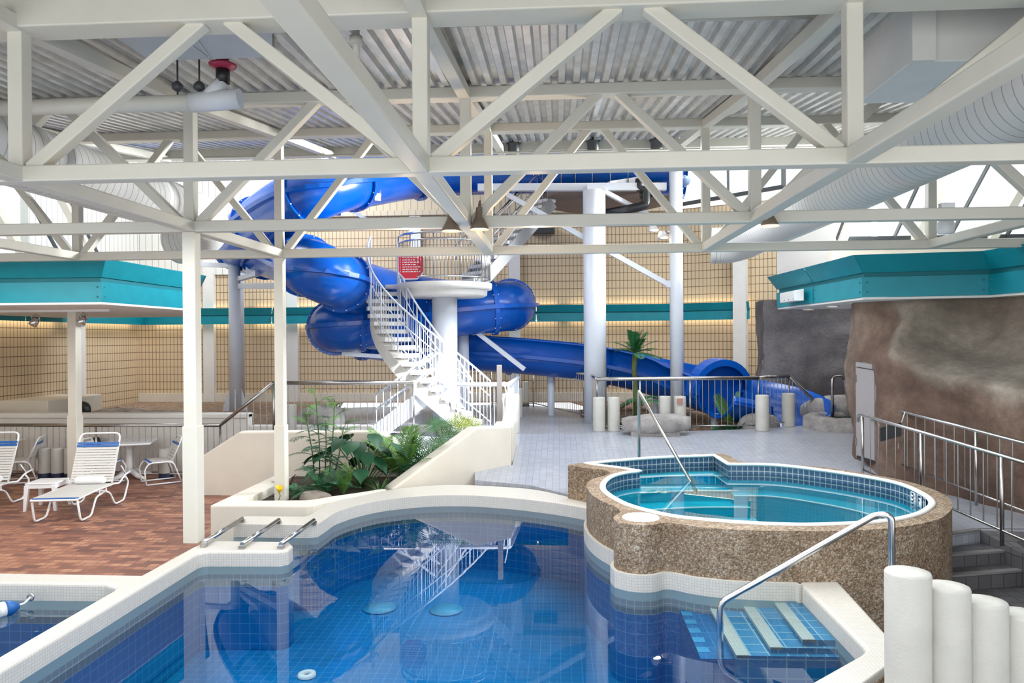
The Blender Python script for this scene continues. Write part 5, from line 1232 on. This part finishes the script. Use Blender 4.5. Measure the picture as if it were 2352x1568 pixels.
# ground points under the middle of the foot end and of the head end
set_from(lg, (124,1204), (240,1150))
l2 = dup(lg, label='white strap lounger left of the side table, cut by the picture edge'); dd = P(124,1204,0)-P(-80,1204,0); l2.location = lg.location-V((2.28,-.08,0))*.80
def towel(lo, label, k):
    M_ = Matrix.Translation(lo.location) @ Matrix.Rotation(lo.rotation_euler.z,4,'Z'); y = 1.10; p = [M_ @ V((x,y,.36+.022+.062)) for x in (-.20+.1*i for i in range(5))]
    rows = []; ax = (p[-1]-p[0]).normalized(); yv = ax.cross(V((0,0,1)))
    for i, c in enumerate([p[0]-ax*.035]+p+[p[-1]+ax*.035]):
        q = .060 if 0 < i < 6 else .045; rows.append([c+yv*q*1.05*math.cos(2*PI*j/18)+V((0,0,q*math.sin(2*PI*j/18))) for j in range(18)])
    O('rolled_towel', MB().grid(rows, cu=True, cap=True), M['towel'], label=label, cat='towel', group='rolled white towels on the loungers')
towel(lg, 'rolled white towel on the lounger right of the side table', 0); towel(l2, 'rolled white towel on the lounger cut by the picture edge', 1)
# plastic side table
t = T('side_table', 'small white plastic side table between the two loungers', 'side table', (0,0,0)); s = .235
O('table_top', MB().box((-s,-s,.42),(s,s,.445)), M['plastic'], t, bev=.012); O('apron', MB().prism([(-s+.01,-s+.01),(s-.01,-s+.01),(s-.01,s-.01),(-s+.01,s-.01)], .36, .425, top=False, bot=False), M['plastic'], t)
for sx in (-1,1):
    for sy in (-1,1):
        mb = MB(); x, y = sx*(s-.03), sy*(s-.03); mb.add([(x-.035,y-.035,.41),(x+.035,y-.035,.41),(x+.035,y+.035,.41),(x-.035,y+.035,.41),(x*1.12-.022,y*1.12-.022,0),(x*1.12+.022,y*1.12-.022,0),(x*1.12+.022,y*1.12+.022,0),(x*1.12-.022,y*1.12+.022,0)], [(0,1,2,3),(4,5,6,7),(0,1,5,4),(1,2,6,5),(2,3,7,6),(3,0,4,7)]); O('leg', mb, M['plastic'], t, bev=.006)
place(t, 110, 1166, math.radians(9))
# pedestal table
def ped_table(label, px_, py_, rz):
    t = T('pedestal_table', label, 'table', (0,0,0), 'white pedestal tables')
    O('table_top', MB().box((-.44,-.44,.695),(.44,.44,.73)), M['plastic'], t, bev=.02); O('column', MB().lathe([(.17,.70),(.10,.62),(.075,.45),(.09,.2),(.14,.12)], (0,0,0), 12), M['plastic'], t)
    for k in range(4):
        a = k*PI/2+PI/4; d = V((math.cos(a),math.sin(a),0)); O('foot', MB().tube([d*.05+V((0,0,.16)),d*.25+V((0,0,.06)),d*.46+V((0,0,.028))], [.07,.05,.026], 8), M['plastic'], t)
    return place(t, px_, py_, rz)
ped_table('white square pedestal table in front of the steel railing', 299, 1098, math.radians(20)); ped_table('white square pedestal table cut by the picture edge at far left', -22, 1098, math.radians(10))
# strap dining chair, facing -y
def make_chair(label):
    t = T('strap_chair', label, 'chair', (0,0,0), 'white strap dining chairs'); w = .25; rr = .0145
    for s in (-1,1):
        x = s*w
        O('front_leg', MB().tube(fillet([V((x,.20,.42)),V((x,-.22,.42)),V((x,-.30,.30)),V((x,-.27,.02))],.06,4), rr, 8), M['plastic'], t)
        O('rear_leg', MB().tube(fillet([V((x,.05,.42)),V((x,.20,.40)),V((x,.34,.02))],.06,4), rr, 8), M['plastic'], t)
        O('runner', MB().tube([V((x,-.27,.02)),V((x,.34,.02))], rr, 8), M['plastic'], t)
    O('back_frame', MB().tube(fillet([V((-w,.18,.42)),V((-w,.36,.86)),V((w,.36,.86)),V((w,.18,.42))],.10,5), rr, 8), M['plastic'], t)
    O('seat_bar', MB().tube([V((-w,-.22,.42)),V((w,-.22,.42))], rr, 8), M['plastic'], t)
    def strap(c, d, nn, wd, mat):
        mb = MB(); d = d.normalized()*wd/2; q = [c+V((-w-.01,0,0))-d, c+V((w+.01,0,0))-d, c+V((w+.01,0,0))+d, c+V((-w-.01,0,0))+d]
        mb.add([p+nn*.006 for p in q]+[p-nn*.006 for p in q], [(0,1,2,3),(7,6,5,4),(0,4,5,1),(1,5,6,2),(2,6,7,3),(3,7,4,0)]); O('strap', mb, M[mat], t, label='blue vinyl strap' if mat == 'bluestrap' else None)
    for k in range(8): strap(V((0,-.20+.054*k,.436)), V((0,1,0)), V((0,0,1)), .046, 'bluestrap' if k == 0 else 'whitestrap')
    b0, b1 = V((0,.19,.44)), V((0,.345,.82)); nn = V((0,-(b1-b0).z,(b1-b0).y)).normalized()
    for k in range(7): strap(b0+(b1-b0)*(.06+.14*k)+nn*.012, b1-b0, nn, .042, 'bluestrap' if k == 5 else 'whitestrap')
    return t
c1 = make_chair('white strap chair with blue edge straps, right of the white table'); place(c1, 366, 1108, math.radians(-50))
c2_ = dup(c1, label='white strap chair between the white table and the lounger'); place(c2_, 238, 1112, math.radians(95))
c3_ = dup(c1, label='white strap chair behind the lounger cut by the picture edge'); place(c3_, 50, 1106, math.radians(-70))

# ------------------------------------------------------------------ plants
def leaflet(mb, p, d, n_, L_, w, droop=.15):
    """narrow folded leaf along d"""
    side = d.cross(n_).normalized(); m_ = p+d*L_*.45-n_*L_*droop*.25; e = p+d*L_-n_*L_*droop
    mb.add([p, m_+side*w/2-n_*w*.12, e, m_-side*w/2-n_*w*.12, m_], [(0,1,4),(1,2,4),(2,3,4),(3,0,4)])
def frond(name, par, mat, base, az, elev, length, droop, nl, ll, lw, vang=.9, stem=.006, smat='stemgreen', start=.2, ldroop=.25, rnd=random):
    d = V((math.cos(az)*math.cos(elev), math.sin(az)*math.cos(elev), math.sin(elev))); hv = V((math.cos(az),math.sin(az),0))
    pts = [base+d*length*t-V((0,0,1))*droop*length*t*t for t in [i/12 for i in range(13)]]
    mb = MB(); mb.tube(pts, [stem*(1-.7*i/12) for i in range(13)], 5, cap=False)
    for k in range(nl):
        t = start+(1-start)*k/(nl-1); i = min(int(t*12),11); f = t*12-i; p = pts[i]*(1-f)+pts[i+1]*f; tg = (pts[i+1]-pts[i]).normalized()
        sd = tg.cross(V((0,0,1)));
        if sd.length < .05: sd = V((-hv.y,hv.x,0))
        sd.normalize(); nn = sd.cross(tg).normalized(); prof = math.sin(PI*(.18+.78*(t-start)/(1-start)))**.7
        for s in (-1,1):
            dd = (tg*math.cos(vang)+sd*s*math.sin(vang)+nn*.15+V((rnd.uniform(-.06,.06),rnd.uniform(-.06,.06),rnd.uniform(-.06,.06)))).normalized()
            leaflet(mb, p, dd, nn, ll*prof*rnd.uniform(.88,1.1), lw, ldroop)
    return O(name, mb, M[mat], par, nrm=False)
def palm(name, label, cat, base, n, mat, length, elev, droop, nl=22, ll=.22, lw=.03, seed=0, stems=0, stem_h=0, az0=0, az1=2*PI, group=None, vang=.9, ldroop=.25, jl=.2, pname='frond'):
    rnd = random.Random(seed); t = T(name, label, cat, base, group)
    for k in range(stems):
        a = rnd.uniform(0,6.28); b = base+V((.06*math.cos(a),.06*math.sin(a),0)); O('stem', MB().tube([b,b+V((.05*math.cos(a),.05*math.sin(a),stem_h))], .012, 6), M['stemgreen'], t)
    for k in range(n):
        az = az0+(az1-az0)*(k+rnd.uniform(.1,.9))/n; e = rnd.uniform(*elev); b = base+V((0,0,stem_h*(rnd.uniform(.35,1) if stems else 0)))
        frond(pname, t, mat, b, az, e, length*rnd.uniform(1-jl,1+jl), droop*rnd.uniform(.7,1.3), nl, ll, lw, vang=vang, ldroop=ldroop, rnd=rnd)
    return t
SZ = .34
G_ = 'plants in the cream planter'
def at_pl(px_, py_, Y, z=SZ): a = PY(px_, py_, Y); a.z = z; return a
# bamboo palm: several canes with short feathery fronds up the height
b = at_pl(742,1100,11.7); rnd = random.Random(21); t = T('bamboo_palm', 'tall airy bamboo palm with thin canes at the left of the planter', 'palm', b, G_)
for k, (dx, h_) in enumerate(((-.22,1.15),(-.08,1.42),(.05,1.05),(.18,1.30),(.30,.95))):
    p0 = b+V((dx*.5,rnd.uniform(-.05,.05),0)); p1 = p0+V((dx*.7,0,h_)); O('cane', MB().tube([p0,(p0+p1)/2+V((.02,0,0)),p1], .010, 6), M['stemgreen'], t)
    for q in range(12):
        f = .12+.88*q/11; az = q*2.4+k*1.1; frond('frond', t, 'leaf_dark' if f < .8 else 'leaf_areca', p0+(p1-p0)*f, az, .85 if q > 8 else .4, .40, .40, 11, .16, .017, vang=.8, ldroop=.35, rnd=rnd)
# big leaf plant
def heart(mb, p, d, n_, L_, w):
    sd = d.cross(n_).normalized(); rows = []
    for i in range(8):
        f = i/7; ww = w*(math.sin(PI*min(f*1.15+.12,1))**.8)*(1-.15*f) if i < 7 else 0.004; c = p+d*L_*f-n_*L_*.25*f*f
        rows.append([c+sd*ww*s-n_*abs(s)*ww*-.15 for s in (-1,-.5,0,.5,1)])
    mb.grid(rows)
b = at_pl(835,1112,11.5); rnd = random.Random(5); t = T('broadleaf_plant', 'dark broad-leaved plant in the middle of the planter', 'plant', b, G_)
for k in range(24):
    az = k*2.399; e = rnd.uniform(.45,1.35); L_ = rnd.uniform(.5,.95); d = V((math.cos(az)*math.cos(e),math.sin(az)*math.cos(e),math.sin(e))); p = b+d*L_
    O('stalk', MB().tube([b,b+d*L_*.5+V((0,0,.06)),p], .009, 5), M['stemgreen'], t); ld = V((math.cos(az),math.sin(az),-.55)).normalized(); nn = V((math.cos(az)*.5,math.sin(az)*.5,.85)).normalized(); nn = (nn-ld*nn.dot(ld)).normalized()
    mb = MB(); heart(mb, p, ld, nn, rnd.uniform(.34,.48), rnd.uniform(.12,.17)); O('leaf', mb, M['leaf_big'], t, nrm=False)
palm('areca_palm', 'light green areca palm with long arching fronds, right of the broad leaves', 'palm', at_pl(925,1090,11.95,.35), 19, 'leaf_areca', 1.30, (.8,1.45), .30, 28, .26, .018, seed=8, group=G_, vang=.85)
def fan_palm(name, label, base, n, mat, R_, stalk, seed, elev=(.5,1.3)):
    rnd = random.Random(seed); t = T(name, label, 'palm', base, G_)
    for k in range(n):
        az = k*2.399+seed; e = rnd.uniform(*elev); d = V((math.cos(az)*math.cos(e),math.sin(az)*math.cos(e),math.sin(e))); p = base+d*stalk*rnd.uniform(.7,1.1)
        mb = MB(); mb.tube([base,base+d*stalk*.5,p], .007, 5, cap=False); ax = (d*.5+V((0,-.5,.35))).normalized(); u = ax.cross(V((0,0,1))).normalized(); v_ = u.cross(ax).normalized()
        for q in range(22):
            a = -2.3+4.6*q/21; dd = (v_*math.cos(a)+u*math.sin(a)+ax*.18).normalized(); leaflet(mb, p, dd, ax, R_*rnd.uniform(.8,1.05), .017, .12)
        O('fan_leaf', mb, M[mat], t, nrm=False)
    return t
fan_palm('fan_palm', 'green fan palm under the sloped wall, in front of the areca palm', at_pl(988,1075,12.15,.52), 14, 'leaf_fan', .30, .48, 3)
fan_palm('fan_palm', 'grey-green fan palm low beside the sloped wall', at_pl(955,1095,11.75,.36), 7, 'leaf_dark', .30, .38, 6)
fan_palm('fan_palm', 'highest fan palm at the top of the sloped wall, dark spiky fans', at_pl(1022,1040,12.4,.86), 8, 'leaf_fan', .30, .42, 9)
fan_palm('fan_palm', 'yellow-tipped fan palm at the top right end of the planter', at_pl(1062,1030,12.5,.95), 6, 'leaf_lime', .28, .38, 12)
palm('fern', 'spreading dark green fern at the front of the planter', 'fern', at_pl(748,1128,11.0,.38), 22, 'leaf_fern', .62, (.35,1.15), .40, 26, .10, .013, seed=4, group=G_, vang=1.25, ldroop=.1)
palm('fern', 'upright bright fern left of the long grass in the planter', 'fern', at_pl(790,1128,11.0), 10, 'leaf_areca', .55, (.8,1.4), .2, 24, .07, .013, seed=14, group=G_, vang=1.3, ldroop=.1)
palm('fern', 'small dark fern behind the pale stone in the planter', 'fern', at_pl(676,1141,10.9), 9, 'leaf_fern', .34, (.3,1.1), .4, 18, .06, .016, seed=17, group=G_, vang=1.2, ldroop=.1)
palm('red_fern', 'small reddish-brown fern beside the post in the planter', 'fern', at_pl(661,1125,11.3), 8, 'leaf_red', .36, (.6,1.3), .3, 16, .05, .014, seed=19, group=G_, vang=1.0)
rnd = random.Random(31); b = at_pl(872,1122,11.0); t = T('grass_clump', 'arching dark ornamental grass at the planter front', 'grass plant', b, G_)
for k in range(46):
    az = rnd.uniform(0,6.28); L_ = rnd.uniform(.35,.62); e = rnd.uniform(.7,1.3); d = V((math.cos(az)*math.cos(e),math.sin(az)*math.cos(e),math.sin(e))); sd = V((-math.sin(az),math.cos(az),0))*.007
    pts = [b+d*L_*q/6-V((0,0,.5*L_*(q/6)**2.2)) for q in range(7)]; O('blade', MB().grid([[p-sd*(1-i/6.5),p+sd*(1-i/6.5)] for i, p in enumerate(pts)]), M['leaf_fern' if k%5 else 'leaf_lime'], t, nrm=False)
boulder('planter_stone', at_pl(722,1147,10.72,.34), .24, .13, .12, M['stone'], 'pale tan stone at the planter front', 12)
boulder('planter_stone', at_pl(803,1140,10.8,.32), .10, .08, .07, M['stone'], 'small tan stone beside the grass in the planter', 13)
# flowers
b = at_pl(640,1149,10.45,.38); t = T('calla_lily', 'single yellow calla lily beside the post', 'flower', b); tp = PY(641,1132,10.45)
O('stem', MB().tube([b,b*.4+tp*.6+V((.02,0,0)),tp], .006, 6), M['stemgreen'], t); rows = []
for i in range(7):
    f = i/6; rows.append([tp+V(((.006+.038*f**.8)*math.cos(a)*(1+.25*f*(a < 2)),(.006+.038*f**.8)*math.sin(a), f*.085+.03*f*math.sin(a-.7))) for a in [2*PI*j/14 for j in range(14)]])
O('petal', MB().grid(rows, cu=True), M['yellow'], t, nrm=False)
b = at_pl(566,1156,10.2,.38); t = T('orange_flower', 'small orange flower at the left end of the planter', 'flower', b); tp = PY(567,1146,10.2); O('stem', MB().tube([b,tp], .005, 5), M['stemgreen'], t)
for k in range(6):
    a = k*PI/3; mb = MB(); heart(mb, tp, V((math.cos(a),math.sin(a),.55)).normalized(), V((-.4*math.cos(a),-.4*math.sin(a),.9)).normalized(), .07, .022); O('petal', mb, M['orange'], t, nrm=False)
# plants beyond the railings
a = PY(1458,925,16.2); a.z = .55; top = PY(1459,812,16.2); t = T('palm_tree', 'slim palm tree standing beside the wide white column', 'palm', a)
O('trunk', MB().tube([a,V((a.x+.03,a.y,(a.z+top.z)*.45)),V((a.x-.01,a.y,(a.z+top.z)*.7)),top], [.075,.06,.055,.06], 12), M['trunk'], t)
rnd = random.Random(2)
for k in range(22): frond('frond', t, 'leaf_palm', top, k*2.399, rnd.uniform(.1,1.45), .66*rnd.uniform(.85,1.15), .32, 22, .19, .024, vang=.75, ldroop=.3, start=.08, rnd=rnd)
m_ = a+(top-a)*.33
for k in range(8): frond('low_frond', t, 'leaf_palm', V((m_.x+.12,m_.y-.1,m_.z+.15)), k*.8, rnd.uniform(.2,.8), .62, .55, 20, .17, .03, vang=.9, ldroop=.35, rnd=rnd)
palm('shrub', 'dark spiky shrub at the foot of the palm tree', 'shrub', V((a.x,a.y-.2,.55)), 18, 'leaf_dark', .7, (.4,1.35), .35, 18, .16, .03, seed=41)
palm('shrub', 'low green shrub right of the front bollard pair', 'shrub', V((a.x-.45,a.y-.35,.6)), 12, 'leaf_fern', .45, (.2,1.1), .4, 16, .12, .03, seed=42)
b = PY(1672,985,15.9); b.z = .45; palm('cycad', 'spiky green cycad behind the railing at the slide landing', 'palm', b, 20, 'leaf_palm', .72, (.2,1.25), .3, 20, .17, .022, seed=43)
palm('young_palm', 'bright upright palm fronds behind the railing at the slide landing', 'palm', V((b.x+.05,b.y+.1,.75)), 5, 'leaf_areca', .75, (1.1,1.45), .1, 20, .18, .026, seed=44)
boulder('boulder', (b.x+.62,b.y+.0,.72), .42, .3, .38, M['rock_pale'], 'pale boulder beside the slide mouth', 21)
for k, (px_, py_, l, sx, sz) in enumerate(((275,947,'tan boulder on the gravel bed, left one',.65,.20),(360,950,'tan boulder on the gravel bed, flatter right one',.85,.14),(738,945,'sunlit white boulder behind the level railing',.55,.36))):
    c = PY(px_, py_, 16.5 if k < 2 else 15.3); boulder('boulder', (c.x,c.y,.95), sx, .4, sz, M['stone'] if k < 2 else M['rock_pale'], l, 30+k, group=None)
palm('shrub', 'small green plant on the gravel behind the sunlit boulder', 'shrub', at_pl(765,950,16.6,.93), 9, 'leaf_areca', .5, (.5,1.3), .3, 14, .14, .03, seed=45)
# ------------------------------------------------------------------ light
sc = bpy.context.scene
w = bpy.data.worlds.new('sky'); sc.world = w; w.use_nodes = True; bg = w.node_tree.nodes['Background']; bg.inputs[0].default_value = (.90,.95,1.0,1); bg.inputs[1].default_value = 1.3
def area(name, loc, target, sx, sy, power, col):
    l = bpy.data.lights.new(name,'AREA'); l.shape = 'RECTANGLE'; l.size = sx; l.size_y = sy; l.energy = power; l.color = col
    o = bpy.data.objects.new(name, l); COL.objects.link(o); o.location = loc; o.rotation_euler = (V(target)-V(loc)).to_track_quat('-Z','Y').to_euler(); return o
area('hall_fill_left', (-7.0,16.8,8.9), (-7.0,16.8,0), 4, 5, 620, (.93,.97,1.0)); area('hall_fill_right', (5.0,16.2,8.9), (4.0,16.2,0), 3, 4.5, 480, (.93,.97,1.0))  # two added fill lights for the hall; its ceiling has no opening
area('front_fill', (0,-2.2,4.0), (0,8,2.0), 14, 4, 200, (1.0,.98,.95))  # added fill from behind the camera, not a modelled opening
area('pool_fill', (-1.3,5.4,3.86), (-1.3,5.4,0), 8.5, 4, 290, (.95,.98,1.0))  # added fill under the trusses to brighten the pool, no fixture there
ss = area('right_skylight_sun', (8.2,14.4,5.7), (-6.9,12.6,3.7), 3.0, 1.2, 520, (.93,.97,1.0)); ss.data.spread = math.radians(50)
area('roof_edge_fill', (1.6,12.3,5.75), (1.6,12.9,0), 6, 1.0, 230, (.88,.94,1.0))  # added fill below the roof edge, lifts the tiled deck and bollards
area('spa_fill', (2.2,8.9,3.86), (2.2,8.9,0), 3, 2.4, 110, (.95,.98,1.0))  # added fill that brightens the spa, without any fixture
area('brick_deck_fill', (-7.5,8.9,3.86), (-7.5,8.9,0), 4, 2.5, 130, (1,.98,.95))  # added fill over the brick deck, no lamp hangs here
s = bpy.data.lights.new('sun_shaft','SPOT'); s.energy = 7000; s.spot_size = math.radians(30); s.spot_blend = .5; s.shadow_soft_size = .12; s.color = (.95,.97,1.0)
so = bpy.data.objects.new('sun_shaft', s); COL.objects.link(so); so.location = (.2,10.9,5.55); so.rotation_euler = (V((-2.4,14.4,1.0))-V(so.location)).to_track_quat('-Z','Y').to_euler()
def point(name, loc, e, col=(1,.72,.45), r=.05):
    l = bpy.data.lights.new(name,'POINT'); l.energy = e; l.color = col; l.shadow_soft_size = r; o = bpy.data.objects.new(name, l); COL.objects.link(o); o.location = loc
for dx in (-.75,.75):
    point('bell_lamp_glow', (TX+TW+dx,8.5,3.72), 28)
# ------------------------------------------------------------------ camera
cam = bpy.data.cameras.new('camera'); co = bpy.data.objects.new('camera', cam); COL.objects.link(co); sc.camera = co
cam.sensor_width = 36; cam.sensor_fit = 'HORIZONTAL'; cam.lens = FPX/2352*36; cam.clip_start = .05; cam.clip_end = 200
mw = Matrix((RC[0], -RC[1], -RC[2])).transposed().to_4x4(); mw.translation = V((0,0,CZ)); co.matrix_world = mw
vs = sc.view_settings; vs.view_transform = 'Standard'; vs.look = 'None'; vs.gamma = 1; vs.use_curve_mapping = False; vs.exposure = 0.26
sc.cycles.max_bounces = 8; sc.cycles.transparent_max_bounces = 12; sc.cycles.diffuse_bounces = 4; sc.cycles.glossy_bounces = 4; sc.cycles.caustics_reflective = False; sc.cycles.caustics_refractive = False; sc.cycles.sample_clamp_indirect = 6
